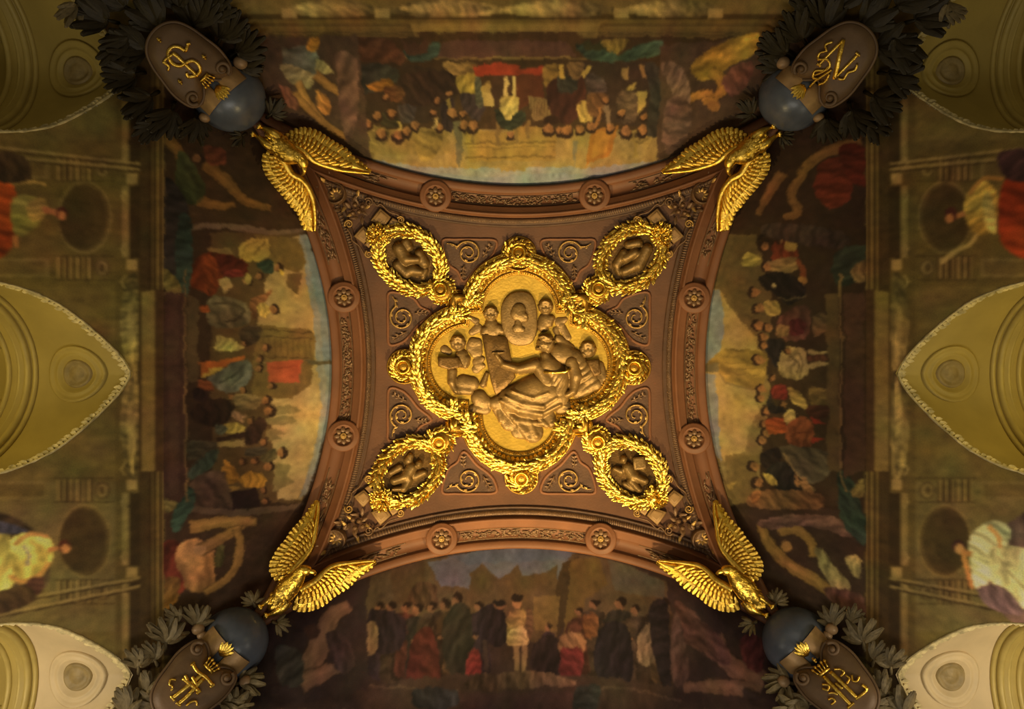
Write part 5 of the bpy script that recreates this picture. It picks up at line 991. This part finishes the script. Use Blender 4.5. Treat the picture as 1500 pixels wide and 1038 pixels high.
for k in KEYS:
    D = EAGLE['low' if k[0] == 'b' else 'up']; mirrored = k[1] == 'r'
    fx = (lambda p: flip(p, 1512.5)) if mirrored else (lambda p: np.asarray(p, float))
    allp = np.concatenate([fx(w) for pr in D['wings'] for w in pr]); zz = surf_z(allp[:, 0], allp[:, 1])
    base = plane_zf([(p[0], p[1], z) for p, z in zip(allp, zz)])
    zb = base(allp[:, 0], allp[:, 1])[:, 2] - CAM[2]; off = float(np.quantile(zb - zz, .9)) + .20
    ez = lambda px, py, h=0.0, base=base, off=off: base(px, py, off + h)
    bp = fx(D['body']); ctr = ez(bp[2, 0], bp[2, 1], 0)
    ea = thing('eagle', ctr, 'gilded eagle with spread wings perched above the shield with the ' + MARK[k], 'eagle', 'gilded eagles in the corners')
    # body and head in one skin
    P3 = smooth_path(np.concatenate([ez(bp[:, 0], bp[:, 1], np.array(D['bh'])), np.array(D['rad'])[:, None] * .0106], 1), 36)
    mb = MB(); mb.tube(P3[:, :3], P3[:, 3] * 1.22, 14); body = mb.build('body', 'gold', ea)
    mb = MB()
    for i in range(150):
        j = RNG.integers(4, 30); c = P3[j, :3]; r = P3[j, 3] * 1.22; tv = P3[max(j - 2, 0), :3] - P3[j + 2, :3]; tv /= np.linalg.norm(tv)
        sv = np.cross(tv, DOWN); sv /= np.linalg.norm(sv); uv = np.cross(sv, tv); uv = uv if uv[2] < 0 else -uv
        a = RNG.uniform(-1.25, 1.25); nn_ = uv * math.cos(a) + sv * math.sin(a); L = RNG.uniform(.05, .09) * (.6 if j > 24 else 1)
        mb.leaf(c + nn_ * r * .97, c + nn_ * (r * 1.02 + .012) + tv * L, L * .55, nn_, .14)
    tag(mb.build('body_feathers', 'gold', body), kind='stuff')
    bk = fx(D['beak']); hh = D['bh'][-1]; q = smooth_path(np.concatenate([ez(bk[:, 0], bk[:, 1], np.array([hh, hh + .01, hh - .01, hh - .03])), np.array([[.042], [.034], [.02], [.006]])], 1), 12)
    mb = MB(); mb.tube(q[:, :3], q[:, 3], 8); mb.build('beak', 'gold', ea)
    mb = MB(); e = fx(D['eye']); mb.ball(ez(e[0], e[1], hh + .045), .016, 8, 6); mb.build('eye', 'bronze_dark', ea)
    for lg, toe_dir in D['legs']:
        lp = fx(lg); q = smooth_path(np.concatenate([ez(lp[:, 0], lp[:, 1], np.array([.24, .24, .20, .12])), np.array([[.085], [.075], [.042], [.026]])], 1), 14)
        mb = MB(); mb.tube(q[:, :3], q[:, 3], 9)
        lo = mb.build('leg', 'gold', ea)
        foot = lp[-1]; td = math.radians(toe_dir); td = math.pi - td if mirrored else td
        if k[0] == 't': pass
        for s_ in (-.7, 0, .7):
            a = td + s_; tp = np.array([foot, foot + 4 * np.array([math.cos(a), math.sin(a)]), foot + 7 * np.array([math.cos(a + .2 * s_), math.sin(a + .2 * s_)])])
            q = smooth_path(np.concatenate([ez(tp[:, 0], tp[:, 1], np.array([.13, .16, .08])), np.array([[.022], [.02], [.006]])], 1), 8)
            mb = MB(); mb.tube(q[:, :3], q[:, 3], 6); mb.build('talon', 'gold', lo)
    for wi, (lead, trail) in enumerate(D['wings']):
        lead = resample(smooth_path(fx(lead), 60), 60); trail = resample(smooth_path(fx(trail), 80), 80)
        mb = MB(); inner = trail + (np.array([np.interp(np.linspace(1, .12, 80), np.linspace(0, 1, 60), lead[:, c]) for c in (0, 1)]).T - trail) * .10
        lp = np.stack([np.interp(np.linspace(1, .02, 80), np.linspace(0, 1, 60), lead[:, c]) for c in (0, 1)], 1)
        rows = [ez(*(lp + (inner - lp) * f).T, .05 + .075 * math.sin(math.pi * min(f + .12, 1) * .8) * (1 - f * .5)) for f in np.linspace(0, 1, 8)]
        back = [ez(*(lp + (inner - lp) * f).T, .0) for f in np.linspace(1, 0, 4)]
        mb.grid(np.stack(rows + back, 0), closed_u=True); wing = mb.build('wing', 'gold', ea)
        mb = MB(); pr = ez(lead[:, 0], lead[:, 1], .13); mb.tube(pr, np.linspace(.075, .02, 60) , 8); mb.build('wing_edge', 'gold', wing)
        nF = 20                                                   # long flight feathers
        for i in range(nF):
            f = (i + .2) / nF; tp = trail[min(int(f * 79), 79)]
            root = lead[int((.62 * (1 - f) ** 1.1 + .02) * 59)]
            root = root + (tp - root) * .28; L = np.linalg.norm(tp - root)
            place_blade('feather', FEATHER, ez(root[0], root[1], .062 + .002 * (i % 2)), ez(tp[0], tp[1], .062 + .012 * (i % 2)), max(10.5, L * .22) * .0108, wing, thick=.11)
        for row, (nC, f0, f1, wd, h0_, h1_, ra) in enumerate(((15, .10, .66, 10.5, .085, .118, .56), (13, .04, .46, 9.0, .115, .150, .48), (10, .0, .27, 7.5, .145, .172, .40))):
            for i in range(nC):                                   # rows of shorter coverts lying over them
                f = (i + .5 + .25 * (row % 2)) / (nC + .5); tp = trail[int((.08 + .88 * f) * 79)]; root = lead[int(np.clip(ra * (1 - f) + .02, 0, .9) * 59)]
                tip = root + (tp - root) * f1; rt = root + (tp - root) * f0
                place_blade('covert_feather', COVERT, ez(rt[0], rt[1], h0_), ez(tip[0], tip[1], h1_), wd * .0108, wing, thick=.12)

# ---- shields with gilded monograms
Q4 = lambda p: np.array([(170 + x / 5.19, 20 + y / 5.19) for x, y in p])
Q5 = lambda p: np.array([(1110 + x / 5.19, 20 + y / 5.19) for x, y in p])
Q7 = lambda p: np.array([(170 + x / 5.832, 860 + y / 5.832) for x, y in p])
Q8 = lambda p: np.array([(1080 + x / 5.769, 860 + y / 5.769) for x, y in p])
def fleur(c, s=1.0):
    c = np.asarray(c, float); return [(c + (-3 * s, -4 * s), c + (2.5 * s, 4 * s)), (c + (-3 * s, 1 * s), c + (3.5 * s, -1.5 * s)), (c + (2 * s, 2 * s), c + (4.5 * s, 4.5 * s))]
GLYPH = {
 'tl': dict(strokes=[(Q4([(548, 228), (528, 282), (486, 258), (432, 254), (396, 290), (402, 342), (440, 388), (490, 400), (530, 376), (580, 360), (624, 384), (642, 430), (612, 470), (560, 482), (536, 470)]), 4.6),
                     (Q4([(428, 300), (470, 330), (540, 400), (622, 478)]), 4.6), (Q4([(430, 308), (366, 362), (402, 402), (392, 436)]), 3.6), (Q4([(536, 452), (552, 490)]), 4), (Q4([(535, 232), (565, 228)]), 3.4), (Q4([(352, 372), (382, 366)]), 3.6)],
            crown=(Q4([(690, 505)])[0], math.radians(40), 10), extra=[Q4([(325, 200)])[0], Q4([(668, 330)])[0], Q4([(484, 520)])[0]]),
 'tr': dict(strokes=[(Q5([(650, 196), (622, 320), (582, 500)]), 6.4), (Q5([(462, 392), (560, 290), (648, 202)]), 3.6), (Q5([(596, 482), (680, 396), (762, 312)]), 3.8), (Q5([(745, 296), (775, 322)]), 3.4), (Q5([(450, 380), (480, 400)]), 3.4),
                     (Q5([(568, 214), (512, 238), (520, 282), (470, 300), (458, 346), (524, 348), (548, 388), (520, 430), (436, 436), (420, 486), (470, 500)]), 3.0), (Q5([(756, 386), (738, 432), (684, 452), (652, 500), (610, 494)]), 3.2),
                     (Q5([(394, 558), (440, 510), (500, 470), (562, 428)]), 3.2), (Q5([(460, 540), (510, 520), (545, 460)]), 3.4), (Q5([(430, 470), (500, 440), (540, 400)]), 2.6)], crown=None, extra=[]),
 'bl': dict(strokes=[(Q7([(482, 946), (590, 862), (740, 738)]), 5.2), (Q7([(530, 1000), (620, 920), (748, 776)]), 5.2), (Q7([(568, 772), (640, 830), (715, 892)]), 5.6), (Q7([(648, 640), (700, 720), (770, 770), (828, 838)]), 4.6), (Q7([(640, 668), (672, 636)]), 3.6), (Q7([(806, 852), (842, 826)]), 3.6),
                     (Q7([(466, 926), (500, 968)]), 4), (Q7([(514, 984), (552, 1012)]), 4), (Q7([(590, 750), (612, 790)]), 4.2), (Q7([(690, 910), (722, 880)]), 4.2), (Q7([(650, 760), (690, 830)]), 4.4),
                     (Q7([(512, 790), (470, 784), (456, 826), (484, 848), (472, 884)]), 2.8), (Q7([(600, 1012), (640, 980), (682, 972), (696, 1012)]), 2.8)],
            crown=(Q7([(812, 672)])[0], math.radians(-42), 11), extra=[]),
 'br': dict(strokes=[(Q8([(728, 752), (840, 870), (962, 1000)]), 5.0), (Q8([(786, 712), (900, 822), (1012, 936)]), 5.0), (Q8([(930, 1022), (985, 976)]), 4.0), (Q8([(1000, 946), (1060, 900), (1096, 858), (1052, 822)]), 4.2), (Q8([(826, 806), (888, 856)]), 3.4),
                     (Q8([(816, 690), (868, 690), (902, 716), (872, 752)]), 2.8), (Q8([(916, 738), (946, 770), (926, 814)]), 2.6), (Q8([(966, 738), (976, 786), (1012, 790), (1032, 750)]), 2.8), (Q8([(716, 820), (770, 826), (764, 868), (716, 854)]), 2.8), (Q8([(768, 896), (812, 890), (846, 906)]), 2.6), (Q8([(766, 950), (800, 936), (824, 966), (790, 992)]), 2.8)],
            crown=(Q8([(712, 690)])[0], math.radians(-135), 12), extra=[Q8([(648, 612)])[0]])}
SHIELD_C = {'tl': (276, 94), 'tr': (1223, 94), 'bl': (283, 1000), 'br': (1226, 1000)}
for k in KEYS:
    zf = GROIN[k]; sx, sy = SGN[k]; c = np.array(SHIELD_C[k], float)
    ea_ = np.array([-sx, -sy]) / math.sqrt(2); eb_ = np.array([-ea_[1], ea_[0]])
    loc = lambda pts: np.array([c + a * ea_ + b * eb_ for a, b in pts])
    sh = thing('shield', zf(c[0], c[1], .4), 'brown scrolled shield bearing a gilded ' + MARK[k] + ' monogram', 'shield', 'monogram shields in the corners')
    half = [(34, 0), (40, 8), (50, 18), (54, 30), (48, 40), (34, 45), (14, 47), (-10, 44), (-34, 40), (-54, 32), (-66, 18)]
    out = smooth_path(loc(half + [(-70, 0)] + [(a, -b) for a, b in half[:0:-1]]), 90, True)
    mb = MB(); plate_px(mb, out, .40, .70, 3.0, zf, .07, 5); bodyo = mb.build('body', 'cartouche_brown', sh)
    mb = MB(); P_ = zf(out[:, 0], out[:, 1], .66); mb.tube(P_, .022, 8, closed=True); mb.build('rim', 'cartouche_brown', sh)
    for s_ in (-1, 1):
        vc = loc([(40, 30 * s_)])[0]; a0 = math.atan2(*(loc([(54, 30 * s_)])[0] - vc)[::-1]); turn = np.sign((ea_[0] * eb_[1] - ea_[1] * eb_[0])) * s_
        mb = MB(); tube_px(mb, spiral_px(vc, 11, 1.4, a0, turn, 34, .18), np.linspace(2.6, 1.6, 34), .75, 8, zf); mb.build('volute', 'cartouche_brown', sh)
        mb = MB(); mb.ball(zf(vc[0], vc[1], .76), .045, 10, 8); mb.build('volute_eye', 'cartouche_brown', sh)
    G = GLYPH[k]; mb = MB()
    hz = lambda px, py, h: zf(px, py, h + .07 * np.clip(1 - (np.hypot(np.asarray(px) - c[0], np.asarray(py) - c[1]) / 55) ** 2, 0, 1))
    for pth, w in G['strokes']:
        pth = smooth_path(pth, max(4, len(pth) * 5)); ribbon_px(mb, pth, w * 1.15, .68, .74, hz)
    mb.build('monogram', 'gold', sh)
    for e in G['extra']:
        mb = MB()
        for a, b in fleur(e, .8): ribbon_px(mb, np.array([a, (a + b) / 2, b]), 2.8, .68, .74, hz)
        mb.build('fleur', 'gold', sh)
    if G['crown']:
        cc, ang, R = G['crown']; ux = np.array([math.cos(ang + math.pi / 2), math.sin(ang + math.pi / 2)]); uy = np.array([math.cos(ang), math.sin(ang)])
        if k == 'br': ux = np.array([math.cos(math.radians(-40)), math.sin(math.radians(-40))]); uy = np.array([-.64, -.77])
        mb = MB(); ribbon_px(mb, np.array([cc - uy * R * .45 - ux * R * .8, cc - uy * R * .45, cc - uy * R * .45 + ux * R * .8]), 4.6, .68, .755, hz); cro = mb.build('crown', 'gold', sh)
        for j in range(5):
            f = (j - 2) / 2.0; b0 = cc - uy * R * .3 + ux * R * .7 * f; t0 = cc + uy * R * (.55 + .12 * (j % 2)) + ux * R * .95 * f
            mb = MB(); ribbon_px(mb, np.array([b0, (b0 + t0) / 2, t0]), np.array([3.0, 1.8, 2.8]), .69, .75, hz); mb.ball(hz(t0[0], t0[1], .745), .022, 7, 5); mb.build('crown_point', 'gold', cro)

# ---- globes strapped with bronze ribbon behind the shields
GLOBE = {'tl': (336, 141, 51), 'tr': (1163, 140, 51), 'bl': (341, 941, 50), 'br': (1168, 941, 50)}
for k in KEYS:
    gx_, gy_, gr = GLOBE[k]; sx, sy = SGN[k]; zf = GROIN[k]; Zg = float(zf(gx_, gy_, 0)[2] - CAM[2]); r = gr * Zg / FPX * .96
    c = zf(gx_, gy_, r * .55)
    gl = thing('globe', c, 'blue-grey globe strapped with bronze ribbon behind the shield with the ' + MARK[k], 'globe', 'globes behind the shields')
    mb = MB(); mb.ball(c, r, 36, 24); mb.build('sphere', 'globe_blue', gl)
    ain = np.array([-sx, -sy, 0]) / math.sqrt(2); lat = np.array([-ain[1], ain[0], 0])
    for s_ in (-1, 1):                              # two bowed ends of the strap with the gilded shell between
        g = []
        for t_ in np.linspace(0, 1, 12):
            az = s_ * (.12 + .66 * t_); row = []
            for w_ in np.linspace(-1, 1, 7):
                el = .02 + .28 * w_ + .05 * t_
                d = lat * math.sin(az) + (DOWN * math.cos(el + .15) + ain * math.sin(el + .15)) * math.cos(az)
                row.append(c + d * r * (1.06 + .07 * math.sin(math.pi * t_)))
            g.append(row)
        g = np.array(g); inner = c + (g - c) * .955
        mb = MB(); mb.grid(np.concatenate([g, inner[::-1]], 0), closed_u=True); mb.grid(np.stack([g[:, 0], inner[:, 0]], 0)); mb.grid(np.stack([g[:, -1], inner[:, -1]], 0))
        mb.build('strap', 'ribbon_bronze', gl)
    d0 = DOWN * .96 + ain * .22; d0 = d0 / np.linalg.norm(d0)
    b0 = c + d0 * r * 1.06
    for i in range(5):
        a = (i - 2) * .35; tipd = DOWN * .88 + ain * .52 * math.cos(a) + lat * .30 * math.sin(a); tipd /= np.linalg.norm(tipd)
        mb = MB(); mb.leaf(b0 - ain * .06, c + tipd * r * 1.12, .09, DOWN, .12); mb.build('shell_leaf', 'gold', gl)
    # knot of ribbon joining globe and shield
    kc = c - ain * r * .80 + DOWN * r * .30
    mb = MB()
    mb.tube(smooth_path([kc + lat * .30 + DOWN * .02, kc + lat * .14 + DOWN * .10, kc + DOWN * .13, kc - lat * .14 + DOWN * .10, kc - lat * .30 + DOWN * .02], 24), np.concatenate([np.linspace(.04, .10, 12), np.linspace(.10, .04, 12)]), 10); mb.build('ribbon_knot', 'ribbon_bronze', gl)

# ---- sprays of leaves and fruit round the shields
SPRAY_LOW = [(203, 978, -95, 9, 31, 125), (213, 1018, -72, 7, 36, 80), (243, 942, -85, 8, 40, 135), (286, 917, -78, 7, 33, 110), (262, 912, -115, 5, 26, 90),
             (352, 1000, -8, 7, 36, 110), (340, 1044, -50, 7, 38, 100), (184, 1046, -82, 7, 40, 90), (228, 968, -120, 6, 30, 100), (322, 1030, 10, 6, 34, 90), (230, 1040, -125, 6, 34, 80),
             (372, 884, -115, 7, 20, 150), (404, 912, 25, 6, 20, 130)]
SPRAY_UP = [(215, 72, 188, 9, 58, 90), (200, 108, 172, 9, 50, 90), (222, 140, 150, 9, 48, 100), (252, 160, 112, 8, 46, 100), (288, 172, 95, 7, 38, 110),
            (235, 40, 228, 9, 58, 90), (285, 40, 282, 9, 52, 110), (322, 58, 300, 9, 50, 110), (345, 78, -32, 8, 46, 100), (352, 98, -8, 7, 36, 100),
            (160, 30, 195, 9, 56, 90), (112, 4, 118, 8, 36, 90), (190, 55, 130, 8, 54, 90), (185, 10, 215, 8, 60, 80), (265, 12, 250, 8, 50, 90), (225, 178, 130, 7, 34, 90), (300, 22, 330, 8, 44, 80),
            (396, 168, -40, 7, 26, 130), (356, 198, 150, 6, 20, 130)]
FRUIT_LOW = [(290, 921, 9), (360, 998, 9), (296, 930, 7)]; FRUIT_UP = [(352, 92, 10), (300, 172, 8)]
for k in KEYS:
    lo = k[0] == 'b'; mirrored = k[1] == 'r'; zf = corner_zf(k, .28)
    msum = 1508 if lo else 1499
    for i, (bx_, by_, ang, n, L, sp) in enumerate(SPRAY_LOW if lo else SPRAY_UP):
        lau = i >= (11 if lo else 17)
        if mirrored: bx_ = msum - bx_; ang = 180 - ang
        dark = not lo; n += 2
        nm = 'laurel_sprig' if lau else 'leaf_spray'; b0 = zf(bx_, by_, .10)
        sc_ = np.array(SHIELD_C[k]); rel = np.array([bx_, by_]) - sc_; aa = float(rel @ (-np.array(SGN[k]) / math.sqrt(2))); lr = abs(rel[0] * SGN[k][0]) if rel[0] * SGN[k][0] > rel[1] * SGN[k][1] else -1
        mside = {'tl': ('orange-cloak', 'red-carpet'), 'tr': ('church-dome', 'red-carpet'), 'bl': ('orange-cloak', 'dim violet'), 'br': ('church-dome', 'dim violet')}[k][0 if rel[0] * SGN[k][0] > rel[1] * SGN[k][1] else 1]
        zone = 'beside the globe' if aa > 28 else ('along the shield edge' if aa > -28 else 'beyond the shield tip'); short = {'tl': 'S', 'tr': 'N', 'bl': 'crossed bars', 'br': 'double L'}[k]
        lab = ('small leafy sprig gripped by the eagle of the %s, towards the %s mural' % (short, mside)) if lau else '%s leaf fan %s, %s mural side of the %s' % ('near-black' if dark else 'olive-brown', zone, mside, short)
        t = thing(nm, b0, lab, 'sprig' if lau else 'leaves', ('sprigs under the eagle by the ' if lau else 'leaf fans round the ') + MARK[k])
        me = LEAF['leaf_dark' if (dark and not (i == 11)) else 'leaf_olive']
        mb = MB(); dd = math.radians(ang); e = np.array([bx_ - L * .25 * math.cos(dd), by_ - L * .25 * math.sin(dd)]); mb.tube([zf(e[0], e[1], .03), zf((e[0] + bx_) / 2, (e[1] + by_) / 2, .09), b0, zf(bx_ + L * .3 * math.cos(dd), by_ + L * .3 * math.sin(dd), .16)], [.03, .028, .022, .012], 6); mb.build('stem', 'leaf_dark' if dark else 'leaf_olive', t)
        for j in range(n):
            f = (j / (n - 1) - .5) * 2; a = math.radians(ang + f * sp / 2 + RNG.normal(0, 5)); l = L * (1 - .22 * f * f) * RNG.uniform(.88, 1.1)
            st = np.array([bx_ + 3 * math.cos(a), by_ + 3 * math.sin(a)]); tp = st + l * np.array([math.cos(a), math.sin(a)])
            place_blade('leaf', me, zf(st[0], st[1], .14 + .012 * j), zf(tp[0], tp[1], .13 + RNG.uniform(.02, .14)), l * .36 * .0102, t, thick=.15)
    for fx_, fy_, r_ in (FRUIT_LOW if lo else FRUIT_UP):
        if mirrored: fx_ = msum - fx_
        c = zf(fx_, fy_, .22); mb = MB(); mb.ball(c, np.array([r_, r_ * .9, r_ * .85]) * .0102, 16, 12)
        tag(mb.build('fruit', 'fruit_brown'), 'small round brown fruit among leaves by the shield with the ' + MARK[k], 'fruit', 'fruits by the ' + MARK[k])
for o in scene.objects:
    if '_w' in o: del o['_w']
